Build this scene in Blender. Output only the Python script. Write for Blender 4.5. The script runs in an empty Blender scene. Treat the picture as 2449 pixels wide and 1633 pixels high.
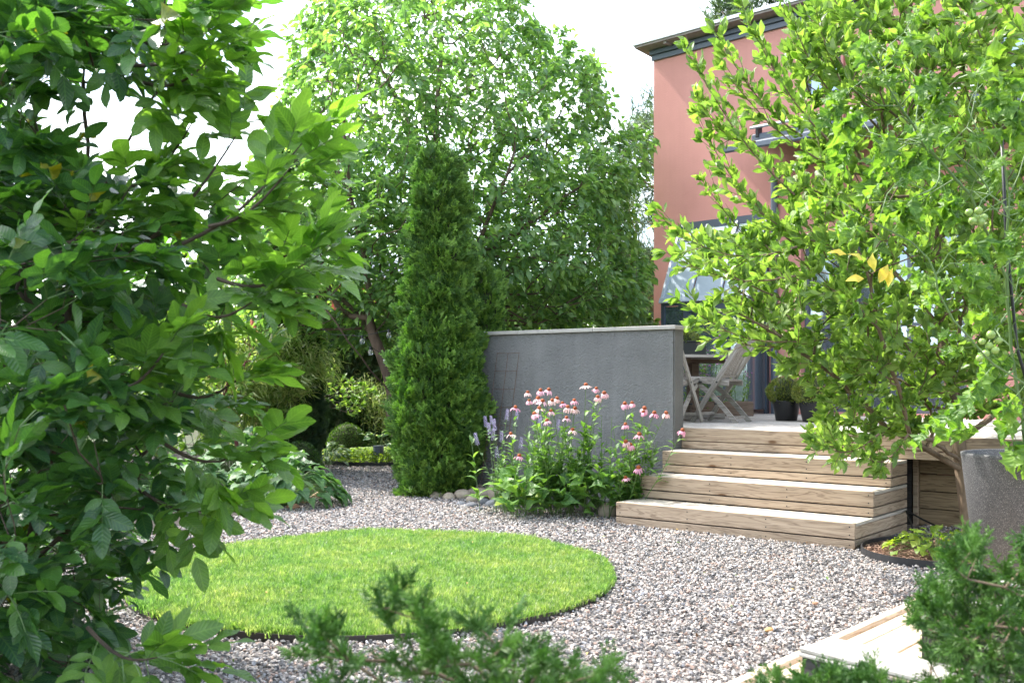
import bpy, bmesh, math, random
import numpy as np
from mathutils import Vector, Matrix, Euler, Quaternion

PI = math.pi
rad = math.radians
sc = bpy.context.scene
COL = sc.collection
rng = np.random.default_rng(7)
random.seed(7)

# ------------------------------------------------------------------ camera, sky, sun, exposure
EYE = 1.29
FPX = 2482.0
cd = bpy.data.cameras.new('camera')
cam = bpy.data.objects.new('camera', cd)
COL.objects.link(cam)
cam.location = (0, 0, EYE)
cam.rotation_euler = (PI / 2, 0, 0)
cd.sensor_width = 36
cd.lens = 36 * FPX / 2449
cd.shift_y = (900 - 816.5) / 2449
cd.clip_start = 0.05
cd.clip_end = 600
cd.dof.use_dof = True
cd.dof.focus_distance = 9.0
cd.dof.aperture_fstop = 5.0
sc.camera = cam

SUN_AZ = rad(-52)      # left of the viewing direction (+Y)
SUN_EL = rad(50)
world = bpy.data.worlds.new('World')
sc.world = world
world.use_nodes = True
wn = world.node_tree
wn.nodes.clear()
w_out = wn.nodes.new('ShaderNodeOutputWorld')
w_bg = wn.nodes.new('ShaderNodeBackground')
w_sky = wn.nodes.new('ShaderNodeTexSky')
w_sky.sky_type = 'NISHITA'
w_sky.sun_disc = False
w_sky.sun_elevation = SUN_EL
w_sky.sun_rotation = SUN_AZ
w_sky.air_density = 1.0
w_sky.dust_density = 2.0
w_tc = wn.nodes.new('ShaderNodeTexCoord')
w_map = wn.nodes.new('ShaderNodeMapping')
w_map.inputs['Scale'].default_value = (1.0, 1.0, 2.6)
w_noise = wn.nodes.new('ShaderNodeTexNoise')
w_noise.inputs['Scale'].default_value = 2.2
w_noise.inputs['Detail'].default_value = 7
w_noise.inputs['Roughness'].default_value = 0.55
w_ramp = wn.nodes.new('ShaderNodeValToRGB')
w_ramp.color_ramp.elements[0].position = 0.46
w_ramp.color_ramp.elements[0].color = (0.0, 0.0, 0.0, 1)
w_ramp.color_ramp.elements[1].position = 0.62
w_ramp.color_ramp.elements[1].color = (1, 1, 1, 1)
w_mix = wn.nodes.new('ShaderNodeMixRGB')
w_mix.inputs['Color2'].default_value = (9.0, 9.4, 9.8, 1)
wn.links.new(w_tc.outputs['Generated'], w_map.inputs['Vector'])
wn.links.new(w_map.outputs['Vector'], w_noise.inputs['Vector'])
wn.links.new(w_noise.outputs['Fac'], w_ramp.inputs['Fac'])
wn.links.new(w_ramp.outputs['Color'], w_mix.inputs['Fac'])
wn.links.new(w_sky.outputs['Color'], w_mix.inputs['Color1'])
wn.links.new(w_mix.outputs['Color'], w_bg.inputs['Color'])
w_bg.inputs['Strength'].default_value = 0.15
wn.links.new(w_bg.outputs['Background'], w_out.inputs['Surface'])

sl = bpy.data.lights.new('sun', 'SUN')
sun = bpy.data.objects.new('sun', sl)
COL.objects.link(sun)
sl.energy = 3.0
sl.angle = rad(0.6)
sl.color = (1.0, 0.955, 0.88)
sdir = Vector((math.sin(SUN_AZ) * math.cos(SUN_EL), math.cos(SUN_AZ) * math.cos(SUN_EL), math.sin(SUN_EL)))
sun.rotation_euler = sdir.to_track_quat('Z', 'Y').to_euler()

sc.view_settings.view_transform = 'Standard'
sc.view_settings.look = 'None'
sc.view_settings.gamma = 1
sc.view_settings.exposure = 1.86
sc.view_settings.use_curve_mapping = False
sc.cycles.use_denoising = True
sc.cycles.max_bounces = 7
sc.cycles.diffuse_bounces = 3
sc.cycles.glossy_bounces = 3
sc.cycles.transmission_bounces = 5
sc.cycles.transparent_max_bounces = 6
sc.cycles.sample_clamp_indirect = 6
sc.cycles.caustics_reflective = False
sc.cycles.caustics_refractive = False

# ------------------------------------------------------------------ helpers
K = 2449 / 2352.0


def P(px, py, D):
    return Vector(((px * K - 1224.5) * D / FPX, D, EYE - (py * K - 900) * D / FPX))


def G(px, py, z=0.0):
    D = (EYE - z) * FPX / (py * K - 900)
    return Vector(((px * K - 1224.5) * D / FPX, D, z))


def project(A):
    D = np.maximum(A[:, 1], 0.2)
    return np.stack([(A[:, 0] / D * FPX + 1224.5) / K, (900 - (A[:, 2] - EYE) / D * FPX) / K], 1)


WM = {}


def put(o, parent=None, M=None):
    M = M if M is not None else Matrix.Identity(4)
    COL.objects.link(o)
    if parent is not None:
        o.parent = parent
        o.matrix_parent_inverse = WM[parent.name].inverted()
    o.matrix_basis = M
    WM[o.name] = M
    return o


def tag(o, label=None, cat=None, group=None, kind=None):
    if label:
        o['label'] = label
    if cat:
        o['category'] = cat
    if group:
        o['group'] = group
    if kind:
        o['kind'] = kind
    return o


def thing(name, label, cat, loc=(0, 0, 0), rz=0, group=None):
    o = bpy.data.objects.new(name, None)
    o.empty_display_size = 0.1
    put(o, None, Matrix.Translation(loc) @ Matrix.Rotation(rz, 4, 'Z'))
    return tag(o, label, cat, group)


def copy_tree(o, M, parent=None):
    c = o.copy()
    COL.objects.link(c)
    if parent is None:
        c.matrix_basis = M
        WM[c.name] = M
    else:
        c.parent = parent
    for ch in [x for x in TREE.get(o.name, [])]:
        copy_tree(ch, None, c)
    return c


TREE = {}


def reg(o, parent):
    TREE.setdefault(parent.name, []).append(o)
    return o


def mesh_np(name, verts, faces, mat=None, uv=None, smooth=False):
    me = bpy.data.meshes.new(name)
    me.from_pydata([tuple(v) for v in verts], [], [tuple(f) for f in faces])
    if mat is not None:
        me.materials.append(mat)
    if smooth:
        me.polygons.foreach_set('use_smooth', [True] * len(me.polygons))
    if uv is not None:
        l = me.uv_layers.new(name='UVMap')
        li = np.empty(len(me.loops), np.int32)
        me.loops.foreach_get('vertex_index', li)
        l.data.foreach_set('uv', np.asarray(uv, np.float32)[li].ravel())
    me.update()
    return me


def obj(name, me, parent=None, M=None, mat=None):
    o = bpy.data.objects.new(name, me)
    if mat is not None and not me.materials:
        me.materials.append(mat)
    put(o, parent, M)
    if parent is not None:
        reg(o, parent)
    return o


class MB:
    """collects simple shapes into one mesh"""

    def __init__(s):
        s.v = []
        s.f = []

    def add(s, v, f):
        n = len(s.v)
        s.v += [tuple(x) for x in v]
        s.f += [tuple(i + n for i in q) for q in f]

    def box(s, c, d, M=None, ch=0.0):
        bm = bmesh.new()
        bmesh.ops.create_cube(bm, size=1)
        for v in bm.verts:
            v.co = Vector((v.co.x * d[0], v.co.y * d[1], v.co.z * d[2]))
        if ch > 0:
            bmesh.ops.bevel(bm, geom=bm.edges[:], offset=ch, segments=1, affect='EDGES')
        T = Matrix.Translation(c)
        if M is not None:
            T = M @ T
        bm.transform(T)
        bm.verts.index_update()
        s.add([v.co[:] for v in bm.verts], [[v.index for v in f.verts] for f in bm.faces])
        bm.free()
        return s

    def tube(s, pts, r, n=6, cap=True):
        pts = [Vector(p) for p in pts]
        rs = r if isinstance(r, (list, tuple)) else [r] * len(pts)
        vs = []
        ref = Vector((0.13, 0.37, 0.92))
        for i, p in enumerate(pts):
            d = (pts[min(i + 1, len(pts) - 1)] - pts[max(i - 1, 0)])
            d = d.normalized() if d.length > 1e-9 else Vector((0, 0, 1))
            if abs(d.dot(ref)) > 0.95:
                ref = Vector((0.9, 0.3, 0.1))
            a = ref.cross(d).normalized()
            b = d.cross(a)
            for k in range(n):
                t = 2 * PI * k / n
                vs.append(p + (a * math.cos(t) + b * math.sin(t)) * rs[i])
        fs = []
        for i in range(len(pts) - 1):
            for k in range(n):
                k2 = (k + 1) % n
                fs.append((i * n + k, i * n + k2, (i + 1) * n + k2, (i + 1) * n + k))
        if cap:
            fs.append(tuple(range(n - 1, -1, -1)))
            fs.append(tuple((len(pts) - 1) * n + k for k in range(n)))
        s.add(vs, fs)
        return s

    def lathe(s, prof, n=24, c=(0, 0, 0)):
        vs = []
        for (r, z) in prof:
            for k in range(n):
                t = 2 * PI * k / n
                vs.append((c[0] + r * math.cos(t), c[1] + r * math.sin(t), c[2] + z))
        fs = []
        for i in range(len(prof) - 1):
            for k in range(n):
                k2 = (k + 1) % n
                fs.append((i * n + k, i * n + k2, (i + 1) * n + k2, (i + 1) * n + k))
        fs.append(tuple(range(n - 1, -1, -1)))
        fs.append(tuple((len(prof) - 1) * n + k for k in range(n)))
        s.add(vs, fs)
        return s

    def mesh(s, name, mat=None, smooth=False):
        return mesh_np(name, s.v, s.f, mat, smooth=smooth)

    def build(s, name, mat, parent=None, M=None, smooth=False):
        return obj(name, s.mesh(name, mat, smooth), parent, M)


# ------------------------------------------------------------------ materials
def newmat(name):
    m = bpy.data.materials.new(name)
    m.use_nodes = True
    nt = m.node_tree
    nt.nodes.clear()
    out = nt.nodes.new('ShaderNodeOutputMaterial')
    b = nt.nodes.new('ShaderNodeBsdfPrincipled')
    nt.links.new(b.outputs[0], out.inputs['Surface'])
    return m, nt, b, out


def N(nt, t, **kw):
    n = nt.nodes.new('ShaderNode' + t)
    for k, v in kw.items():
        if k in n.inputs:
            n.inputs[k].default_value = v
        else:
            setattr(n, k, v)
    return n


def ramp(nt, stops, interp='LINEAR'):
    r = nt.nodes.new('ShaderNodeValToRGB')
    cr = r.color_ramp
    cr.interpolation = interp
    while len(cr.elements) < len(stops):
        cr.elements.new(0.5)
    for e, (p, c) in zip(cr.elements, stops):
        e.position = p
        e.color = (*c, 1) if len(c) == 3 else c
    return r


def simple(name, c, rough=0.6, metal=0.0, noise=0.0, nscale=20, bump=0.0, bscale=60, spec=0.5, c2=None):
    m, nt, b, out = newmat(name)
    b.inputs['Base Color'].default_value = (*c, 1)
    b.inputs['Roughness'].default_value = rough
    b.inputs['Metallic'].default_value = metal
    b.inputs['Specular IOR Level'].default_value = spec
    tc = N(nt, 'TexCoord')
    if noise or c2:
        n = N(nt, 'TexNoise', Scale=nscale, Detail=6.0, Roughness=0.6)
        nt.links.new(tc.outputs['Object'], n.inputs['Vector'])
        ca = c2 if c2 else tuple(x * (1 - noise) for x in c)
        cb = c if c2 else tuple(min(1, x * (1 + noise)) for x in c)
        r = ramp(nt, [(0.3, ca), (0.7, cb)])
        nt.links.new(n.outputs['Fac'], r.inputs['Fac'])
        nt.links.new(r.outputs['Color'], b.inputs['Base Color'])
    if bump:
        n2 = N(nt, 'TexNoise', Scale=bscale, Detail=5.0, Roughness=0.65)
        nt.links.new(tc.outputs['Object'], n2.inputs['Vector'])
        bp = N(nt, 'Bump', Strength=bump, Distance=0.01)
        nt.links.new(n2.outputs['Fac'], bp.inputs['Height'])
        nt.links.new(bp.outputs['Normal'], b.inputs['Normal'])
    return m


def wood(name, c1, c2, dark, rough=0.75, knots=True, rough_scale=1.0):
    """boards run along local X; pale worn grain with knots, different on every board"""
    m, nt, b, out = newmat(name)
    L = nt.links.new
    tc = N(nt, 'TexCoord')
    oi = N(nt, 'ObjectInfo')
    mul = N(nt, 'Math', operation='MULTIPLY')
    L(oi.outputs['Random'], mul.inputs[0])
    mul.inputs[1].default_value = 37.0
    comb = N(nt, 'CombineXYZ')
    for i in range(3):
        L(mul.outputs[0], comb.inputs[i])
    add = N(nt, 'VectorMath', operation='ADD')
    L(tc.outputs['Object'], add.inputs[0])
    L(comb.outputs[0], add.inputs[1])
    mp = N(nt, 'Mapping')
    mp.inputs['Scale'].default_value = (0.9, 14 * rough_scale, 14 * rough_scale)
    L(add.outputs[0], mp.inputs['Vector'])
    # slow warp makes the long grain lines bend
    n0 = N(nt, 'TexNoise', Scale=2.2, Detail=2.0)
    L(add.outputs[0], n0.inputs['Vector'])
    w = N(nt, 'TexNoise', Scale=3.0, Detail=7.0, Roughness=0.6, Distortion=0.6)
    L(mp.outputs[0], w.inputs['Vector'])
    n1 = N(nt, 'TexNoise', Scale=1.4, Detail=3.0, Roughness=0.5, Distortion=1.2)
    L(mp.outputs[0], n1.inputs['Vector'])
    # growth rings: sine of noise
    ms = N(nt, 'Math', operation='MULTIPLY')
    L(n1.outputs['Fac'], ms.inputs[0])
    ms.inputs[1].default_value = 42.0
    sn = N(nt, 'Math', operation='SINE')
    L(ms.outputs[0], sn.inputs[0])
    r1 = ramp(nt, [(0.25, c2), (0.7, c1)])
    L(w.outputs['Fac'], r1.inputs['Fac'])
    mx = N(nt, 'MixRGB', blend_type='MULTIPLY')
    mr = N(nt, 'MapRange')
    mr.inputs['From Min'].default_value = -1
    mr.inputs['From Max'].default_value = -0.2
    mr.inputs['To Min'].default_value = 0.42
    mr.inputs['To Max'].default_value = 0.0
    L(sn.outputs[0], mr.inputs['Value'])
    L(mr.outputs[0], mx.inputs['Fac'])
    L(r1.outputs['Color'], mx.inputs['Color1'])
    mx.inputs['Color2'].default_value = (*dark, 1)
    last = mx.outputs[0]
    if knots:
        mk = N(nt, 'Mapping')
        mk.inputs['Scale'].default_value = (2.6, 7.5, 7.5)
        L(add.outputs[0], mk.inputs['Vector'])
        v = N(nt, 'TexVoronoi', Scale=1.0)
        L(mk.outputs[0], v.inputs['Vector'])
        rk = ramp(nt, [(0.07, (1, 1, 1)), (0.13, (0.3, 0.3, 0.3)), (0.26, (0, 0, 0))])
        L(v.outputs['Distance'], rk.inputs['Fac'])
        mx2 = N(nt, 'MixRGB')
        L(rk.outputs['Color'], mx2.inputs['Fac'])
        L(last, mx2.inputs['Color1'])
        mx2.inputs['Color2'].default_value = (dark[0], dark[1] * 0.9, dark[2] * 0.8, 1)
        last = mx2.outputs[0]
    # board to board tone
    hs = N(nt, 'HueSaturation')
    vr = N(nt, 'MapRange')
    vr.inputs['To Min'].default_value = 0.8
    vr.inputs['To Max'].default_value = 1.12
    L(oi.outputs['Random'], vr.inputs['Value'])
    L(vr.outputs[0], hs.inputs['Value'])
    L(last, hs.inputs['Color'])
    L(hs.outputs[0], b.inputs['Base Color'])
    b.inputs['Roughness'].default_value = rough
    b.inputs['Specular IOR Level'].default_value = 0.3
    bp = N(nt, 'Bump', Strength=0.35, Distance=0.003)
    L(w.outputs['Fac'], bp.inputs['Height'])
    L(bp.outputs['Normal'], b.inputs['Normal'])
    return m


def leafmat(name, cols, tr=0.4, rough=0.4, spec=0.5, veins=9, vein_amt=0.25, tint=(1.35, 1.35, 0.5), sheen=0.0, edge=None, bump=0.3):
    m, nt, b, out = newmat(name)
    L = nt.links.new
    oi = N(nt, 'ObjectInfo')
    n = len(cols)
    r = ramp(nt, [((i + 0.5) / n if n > 1 else 0.5, c) for i, c in enumerate(cols)])
    L(oi.outputs['Random'], r.inputs['Fac'])
    col = r.outputs['Color']
    uv = N(nt, 'UVMap')
    sp = N(nt, 'SeparateXYZ')
    L(uv.outputs[0], sp.inputs[0])
    # |v-0.5|
    s1 = N(nt, 'Math', operation='SUBTRACT')
    L(sp.outputs['Y'], s1.inputs[0])
    s1.inputs[1].default_value = 0.5
    ab = N(nt, 'Math', operation='ABSOLUTE')
    L(s1.outputs[0], ab.inputs[0])
    if veins:
        m1 = N(nt, 'Math', operation='MULTIPLY_ADD')
        L(ab.outputs[0], m1.inputs[0])
        m1.inputs[1].default_value = -0.55
        L(sp.outputs['X'], m1.inputs[2])
        m2 = N(nt, 'Math', operation='MULTIPLY')
        L(m1.outputs[0], m2.inputs[0])
        m2.inputs[1].default_value = veins * 2 * PI
        si = N(nt, 'Math', operation='SINE')
        L(m2.outputs[0], si.inputs[0])
        mr = N(nt, 'MapRange')
        mr.inputs['From Min'].default_value = 0.72
        mr.inputs['From Max'].default_value = 1.0
        L(si.outputs[0], mr.inputs['Value'])
        mid = N(nt, 'MapRange')
        mid.inputs['From Min'].default_value = 0.045
        mid.inputs['From Max'].default_value = 0.015
        L(ab.outputs[0], mid.inputs['Value'])
        mm = N(nt, 'Math', operation='MAXIMUM')
        L(mr.outputs[0], mm.inputs[0])
        L(mid.outputs[0], mm.inputs[1])
        mf = N(nt, 'Math', operation='MULTIPLY')
        L(mm.outputs[0], mf.inputs[0])
        mf.inputs[1].default_value = vein_amt
        mx = N(nt, 'MixRGB')
        L(mf.outputs[0], mx.inputs['Fac'])
        L(col, mx.inputs['Color1'])
        c = cols[-1]
        mx.inputs['Color2'].default_value = (min(1, c[0] * 1.7 + .02), min(1, c[1] * 1.5 + .02), min(1, c[2] * 1.6 + .01), 1)
        col = mx.outputs[0]
        bp = N(nt, 'Bump', Strength=bump, Distance=0.002)
        bp.invert = True
        L(si.outputs[0], bp.inputs['Height'])
        L(bp.outputs['Normal'], b.inputs['Normal'])
    if edge:
        me_ = N(nt, 'MapRange')
        me_.inputs['From Min'].default_value = 0.28
        me_.inputs['From Max'].default_value = 0.34
        L(ab.outputs[0], me_.inputs['Value'])
        mx3 = N(nt, 'MixRGB')
        L(me_.outputs[0], mx3.inputs['Fac'])
        L(col, mx3.inputs['Color1'])
        mx3.inputs['Color2'].default_value = (*edge, 1)
        col = mx3.outputs[0]
    # blotchy tone within the leaf
    tc = N(nt, 'TexCoord')
    nz = N(nt, 'TexNoise', Scale=3.0, Detail=3.0)
    L(tc.outputs['Object'], nz.inputs['Vector'])
    hv = N(nt, 'MapRange')
    hv.inputs['To Min'].default_value = 0.78
    hv.inputs['To Max'].default_value = 1.22
    L(nz.outputs['Fac'], hv.inputs['Value'])
    hs = N(nt, 'HueSaturation')
    L(hv.outputs[0], hs.inputs['Value'])
    L(col, hs.inputs['Color'])
    col = hs.outputs[0]
    L(col, b.inputs['Base Color'])
    b.inputs['Roughness'].default_value = rough
    b.inputs['Specular IOR Level'].default_value = spec
    if sheen:
        b.inputs['Sheen Weight'].default_value = sheen
    t = N(nt, 'BsdfTranslucent')
    tm = N(nt, 'MixRGB', blend_type='MULTIPLY')
    tm.inputs['Fac'].default_value = 1
    L(col, tm.inputs['Color1'])
    tm.inputs['Color2'].default_value = (*[x * 1.6 for x in tint], 1)
    L(tm.outputs[0], t.inputs['Color'])
    ms = N(nt, 'MixShader')
    ms.inputs['Fac'].default_value = tr
    L(b.outputs[0], ms.inputs[1])
    L(t.outputs[0], ms.inputs[2])
    L(ms.outputs[0], out.inputs['Surface'])
    return m


def bark(name, c1, c2, scale=12, bump=0.6):
    m, nt, b, out = newmat(name)
    L = nt.links.new
    tc = N(nt, 'TexCoord')
    mp = N(nt, 'Mapping')
    mp.inputs['Scale'].default_value = (1, 1, 0.35)
    L(tc.outputs['Object'], mp.inputs['Vector'])
    n = N(nt, 'TexNoise', Scale=scale, Detail=7.0, Roughness=0.65)
    L(mp.outputs[0], n.inputs['Vector'])
    r = ramp(nt, [(0.3, c1), (0.7, c2)])
    L(n.outputs['Fac'], r.inputs['Fac'])
    L(r.outputs['Color'], b.inputs['Base Color'])
    b.inputs['Roughness'].default_value = 0.85
    bp = N(nt, 'Bump', Strength=bump, Distance=0.01)
    L(n.outputs['Fac'], bp.inputs['Height'])
    L(bp.outputs['Normal'], b.inputs['Normal'])
    return m


# ------------------------------------------------------------------ leaf meshes (base at origin, along +X, face +Z, length 1)
def leaf_mesh(name, mat, width=0.45, peak=0.5, tip=1.0, rows=5, fold=0.25, bend=0.6, twist=0.0, wave=0.0, serr=0.0, base=0.0, seed=0, petiole=0.0, oval=False):
    r = random.Random(seed)
    vs, uv, fs = [], [], []
    x, z, a = 0.0, 0.0, -bend * 0.35
    ph = r.random() * 6
    rowsN = rows
    for i in range(rowsN + 1):
        t = i / rowsN
        if t <= peak:
            w = base + (1 - base) * math.sin(PI / 2 * (t / peak)) ** 0.75
        else:
            q = (t - peak) / (1 - peak)
            w = max(0.0, 1 - q ** (1.6 * tip)) if tip > 0 else 1 - q
            w *= (1 - 0.25 * q)
        if oval:
            w = math.sin(PI * min(1, t * 0.97 + .015)) ** 0.62 * (1.08 - .28 * t) if i < rowsN else 0
        w *= width / 2
        if serr and 0 < i < rowsN:
            w *= 1 + serr * (1 if i % 2 else -1)
        wv = wave * math.sin(ph + t * 9) * w
        tw = twist * (t - 0.3)
        c = (x, 0, z)
        if i == 0 or i == rowsN:
            w = max(w, 0.006)
        for sgn in (-1, 1):
            yy = sgn * w
            zz = fold * w + wv * (1 if sgn > 0 else -0.7)
            y2 = yy * math.cos(tw) - zz * math.sin(tw)
            z2 = yy * math.sin(tw) + zz * math.cos(tw)
            if sgn < 0:
                vs.append((x - (serr * .25 * w if i % 2 else 0), y2, z + z2))
                uv.append((t, 0.5 - 0.5 * min(1, 2 * w / width)))
                vs.append(c)
                uv.append((t, 0.5))
            else:
                vs.append((x, y2, z + z2))
                uv.append((t, 0.5 + 0.5 * min(1, 2 * w / width)))
        st = 1.0 / rowsN
        x += st * math.cos(a)
        z += st * -math.sin(a)
        a += bend / rowsN
    for i in range(rowsN):
        b = i * 3
        fs.append((b, b + 1, b + 4, b + 3))
        fs.append((b + 1, b + 2, b + 5, b + 4))
    if petiole:
        n = len(vs)
        vs += [(-petiole, -.008, 0), (-petiole, .008, 0), (-petiole, 0, .012), (0.02, -.008, 0), (0.02, .008, 0), (0.02, 0, .012)]
        uv += [(0, .5)] * 6
        fs += [(n, n + 1, n + 4, n + 3), (n + 1, n + 2, n + 5, n + 4), (n + 2, n, n + 3, n + 5)]
    return mesh_np(name, vs, fs, mat, uv, smooth=True)


def spray_mesh(name, mat, n=6, width=0.55, thick=0.035, flat=0.15, seed=0, sub=True, fork=0.5):
    """flat scale-leaf spray of thuja / juniper / cypress, along +X"""
    r = random.Random(seed)
    mb = MB()

    def cone(p, q, r0):
        p, q = Vector(p), Vector(q)
        d = (q - p).normalized()
        a = d.cross(Vector((0, 0, 1)))
        a = a.normalized() if a.length > 1e-3 else Vector((0, 1, 0))
        b = d.cross(a)
        m = p.lerp(q, 0.55)
        v = [p + a * r0 * .5, p - a * r0 * .5, m + a * r0, m - a * r0, m + b * r0 * .7, m - b * r0 * .7, q]
        mb.add(v, [(0, 4, 2), (0, 1, 4), (1, 3, 4), (1, 5, 3), (0, 5, 1), (0, 2, 5), (2, 4, 6), (4, 3, 6), (3, 5, 6), (5, 2, 6)])
    cone((0, 0, 0), (1, 0, 0.04), thick * 1.2)
    for i in range(n):
        t = 0.12 + 0.78 * i / n
        for s in (-1, 1):
            L = width * (1 - 0.55 * t) * (0.75 + 0.5 * r.random())
            an = (0.75 + 0.3 * r.random()) * fork * 1.6
            z = (r.random() - 0.5) * flat
            q = (t + L * math.cos(an), s * L * math.sin(an), z * L * 2)
            cone((t, 0, 0.03), q, thick)
            if sub:
                for u in (0.45,):
                    b = Vector((t, 0, .03)).lerp(Vector(q), u)
                    l2 = L * 0.45
                    a2 = an - 0.75
                    cone(b, (b.x + l2 * math.cos(a2), b.y + s * l2 * math.sin(a2), b.z + (r.random() - .5) * flat * l2), thick * .8)
    return mb.mesh(name, mat, smooth=False)


# ------------------------------------------------------------------ scattering (geometry nodes instances for what nobody can count)
def coll_of(meshes):
    c = bpy.data.collections.new('variants')
    for i, me in enumerate(meshes):
        o = bpy.data.objects.new('v%02d_%s' % (i, me.name), me)
        c.objects.link(o)
    return c


_cc = {}


def bulk(name, meshes, pos, rot, scl, idx, parent=None, kind='stuff', M=None):
    key = tuple(m.name for m in meshes)
    if key not in _cc:
        _cc[key] = coll_of(meshes)
    c = _cc[key]
    n = len(pos)
    me = bpy.data.meshes.new(name)
    me.vertices.add(n)
    off = np.array(M.translation if M is not None else (0, 0, 0), np.float32)
    me.vertices.foreach_set('co', (np.asarray(pos, np.float32) - off).ravel())
    a = me.attributes.new('rot', 'FLOAT_VECTOR', 'POINT')
    a.data.foreach_set('vector', np.asarray(rot, np.float32).ravel())
    a = me.attributes.new('scl', 'FLOAT_VECTOR', 'POINT')
    s = np.asarray(scl, np.float32)
    if s.ndim == 1:
        s = np.repeat(s[:, None], 3, 1)
    a.data.foreach_set('vector', s.ravel())
    a = me.attributes.new('idx', 'INT', 'POINT')
    a.data.foreach_set('value', np.asarray(idx, np.int32))
    for m_ in meshes:
        for mt in m_.materials:
            if mt.name not in [x.name for x in me.materials]:
                me.materials.append(mt)
    o = bpy.data.objects.new(name, me)
    put(o, parent, M)
    ng = bpy.data.node_groups.new('scatter_' + name, 'GeometryNodeTree')
    ng.interface.new_socket('Geometry', in_out='INPUT', socket_type='NodeSocketGeometry')
    ng.interface.new_socket('Geometry', in_out='OUTPUT', socket_type='NodeSocketGeometry')
    gi = ng.nodes.new('NodeGroupInput')
    go = ng.nodes.new('NodeGroupOutput')
    ci = ng.nodes.new('GeometryNodeCollectionInfo')
    ci.inputs['Collection'].default_value = c
    ci.inputs['Separate Children'].default_value = True
    ci.inputs['Reset Children'].default_value = True
    ip = ng.nodes.new('GeometryNodeInstanceOnPoints')
    ip.inputs['Pick Instance'].default_value = True

    def attr(nm, tp):
        x = ng.nodes.new('GeometryNodeInputNamedAttribute')
        x.data_type = tp
        x.inputs['Name'].default_value = nm
        return [s_ for s_ in x.outputs if s_.enabled and s_.name == 'Attribute'][0]
    e2r = ng.nodes.new('FunctionNodeEulerToRotation')
    Lk = ng.links.new
    Lk(gi.outputs[0], ip.inputs['Points'])
    Lk(ci.outputs[0], ip.inputs['Instance'])
    Lk(attr('idx', 'INT'), ip.inputs['Instance Index'])
    Lk(attr('rot', 'FLOAT_VECTOR'), e2r.inputs[0])
    Lk(e2r.outputs[0], ip.inputs['Rotation'])
    Lk(attr('scl', 'FLOAT_VECTOR'), ip.inputs['Scale'])
    Lk(ip.outputs[0], go.inputs[0])
    md = o.modifiers.new('scatter', 'NODES')
    md.node_group = ng
    if kind:
        o['kind'] = kind
    return o


def nrm(a):
    return a / np.maximum(np.linalg.norm(a, axis=1, keepdims=True), 1e-9)


def frames(d, up):
    x = nrm(d)
    y = np.cross(up, x)
    bad = np.linalg.norm(y, axis=1) < 1e-3
    y[bad] = (0, 1, 0)
    y = nrm(y)
    z = np.cross(x, y)
    return np.stack([x, y, z], 2)


def eul(R):
    return np.stack([np.arctan2(R[:, 2, 1], R[:, 2, 2]), -np.arcsin(np.clip(R[:, 2, 0], -1, 1)), np.arctan2(R[:, 1, 0], R[:, 0, 0])], 1)


LEAFSETS = []


def leafset(root, meshes, pos, R, scl, part='leaf', bulkname='foliage', n_parts=300, rel_len=1.0):
    LEAFSETS.append(dict(root=root, meshes=meshes, pos=np.asarray(pos, float), R=R, scl=np.asarray(scl, float), part=part, bulkname=bulkname, n=n_parts,
                         idx=rng.integers(0, len(meshes), len(pos)), rel=rel_len))


BLOCK = []   # (x0, y0, x1, y1, depth) solid things that hide leaves behind them


def finish_leaves():
    """the leaves that show largest become parts, the rest one mass per plant"""
    allp, alld, alla, who = [], [], [], []
    for k, s in enumerate(LEAFSETS):
        mid = s['pos'] + s['R'][:, :, 0] * s['scl'][:, None] * 0.5
        s['px'] = project(mid)
        D = np.linalg.norm(mid - np.array((0, 0, EYE)), axis=1)
        s['D'] = D
        s['size'] = s['scl'] * s['rel'] / D * FPX / K
        allp.append(s['px'])
        alld.append(D)
        alla.append(0.25 * s['size'] ** 2)
        who.append(np.stack([np.full(len(D), k), np.arange(len(D))], 1))
    px, D, A, W = np.concatenate(allp), np.concatenate(alld), np.concatenate(alla), np.concatenate(who)
    cell = 12.0
    nx, ny = int(2352 / cell) + 1, int(1568 / cell) + 1
    cov = np.zeros((nx, ny))
    order = np.argsort(D)
    vis = [np.zeros(len(s['D']), bool) for s in LEAFSETS]
    blk = sorted(BLOCK, key=lambda b: b[4])
    bi = 0
    for i in order:
        while bi < len(blk) and blk[bi][4] < D[i]:
            b = blk[bi]
            cov[int(max(b[0], 0) / cell):int(b[2] / cell), int(max(b[1], 0) / cell):int(b[3] / cell)] += 9
            bi += 1
        x, y = px[i]
        if not (4 < x < 2348 and 4 < y < 1564):
            continue
        cx, cy = int(x / cell), int(y / cell)
        if cov[cx, cy] < 0.55:
            vis[W[i, 0]][W[i, 1]] = True
        r = max(0, int(math.sqrt(A[i]) / cell / 2))
        x0, x1, y0, y1 = max(cx - r, 0), min(cx + r + 1, nx), max(cy - r, 0), min(cy + r + 1, ny)
        cov[x0:x1, y0:y1] += A[i] / (cell * cell) / max(1, (x1 - x0) * (y1 - y0))
    for k, s in enumerate(LEAFSETS):
        size = np.where(vis[k], s['size'], 0)
        o = np.argsort(-size)
        take = [i for i in o[:s['n']] if size[i] > 7]
        keep = np.ones(len(size), bool)
        if take:
            keep[take] = False
        for i in take:
            M = Matrix([[*(s['R'][i][r] * s['scl'][i]), s['pos'][i][r]] for r in range(3)] + [[0, 0, 0, 1]])
            obj(s['part'], s['meshes'][s['idx'][i]], s['root'], M)
        if keep.any():
            bulk(s['bulkname'], s['meshes'], s['pos'][keep], eul(s['R'][keep]), s['scl'][keep], s['idx'][keep], s['root'], M=WM[s['root'].name])


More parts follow.
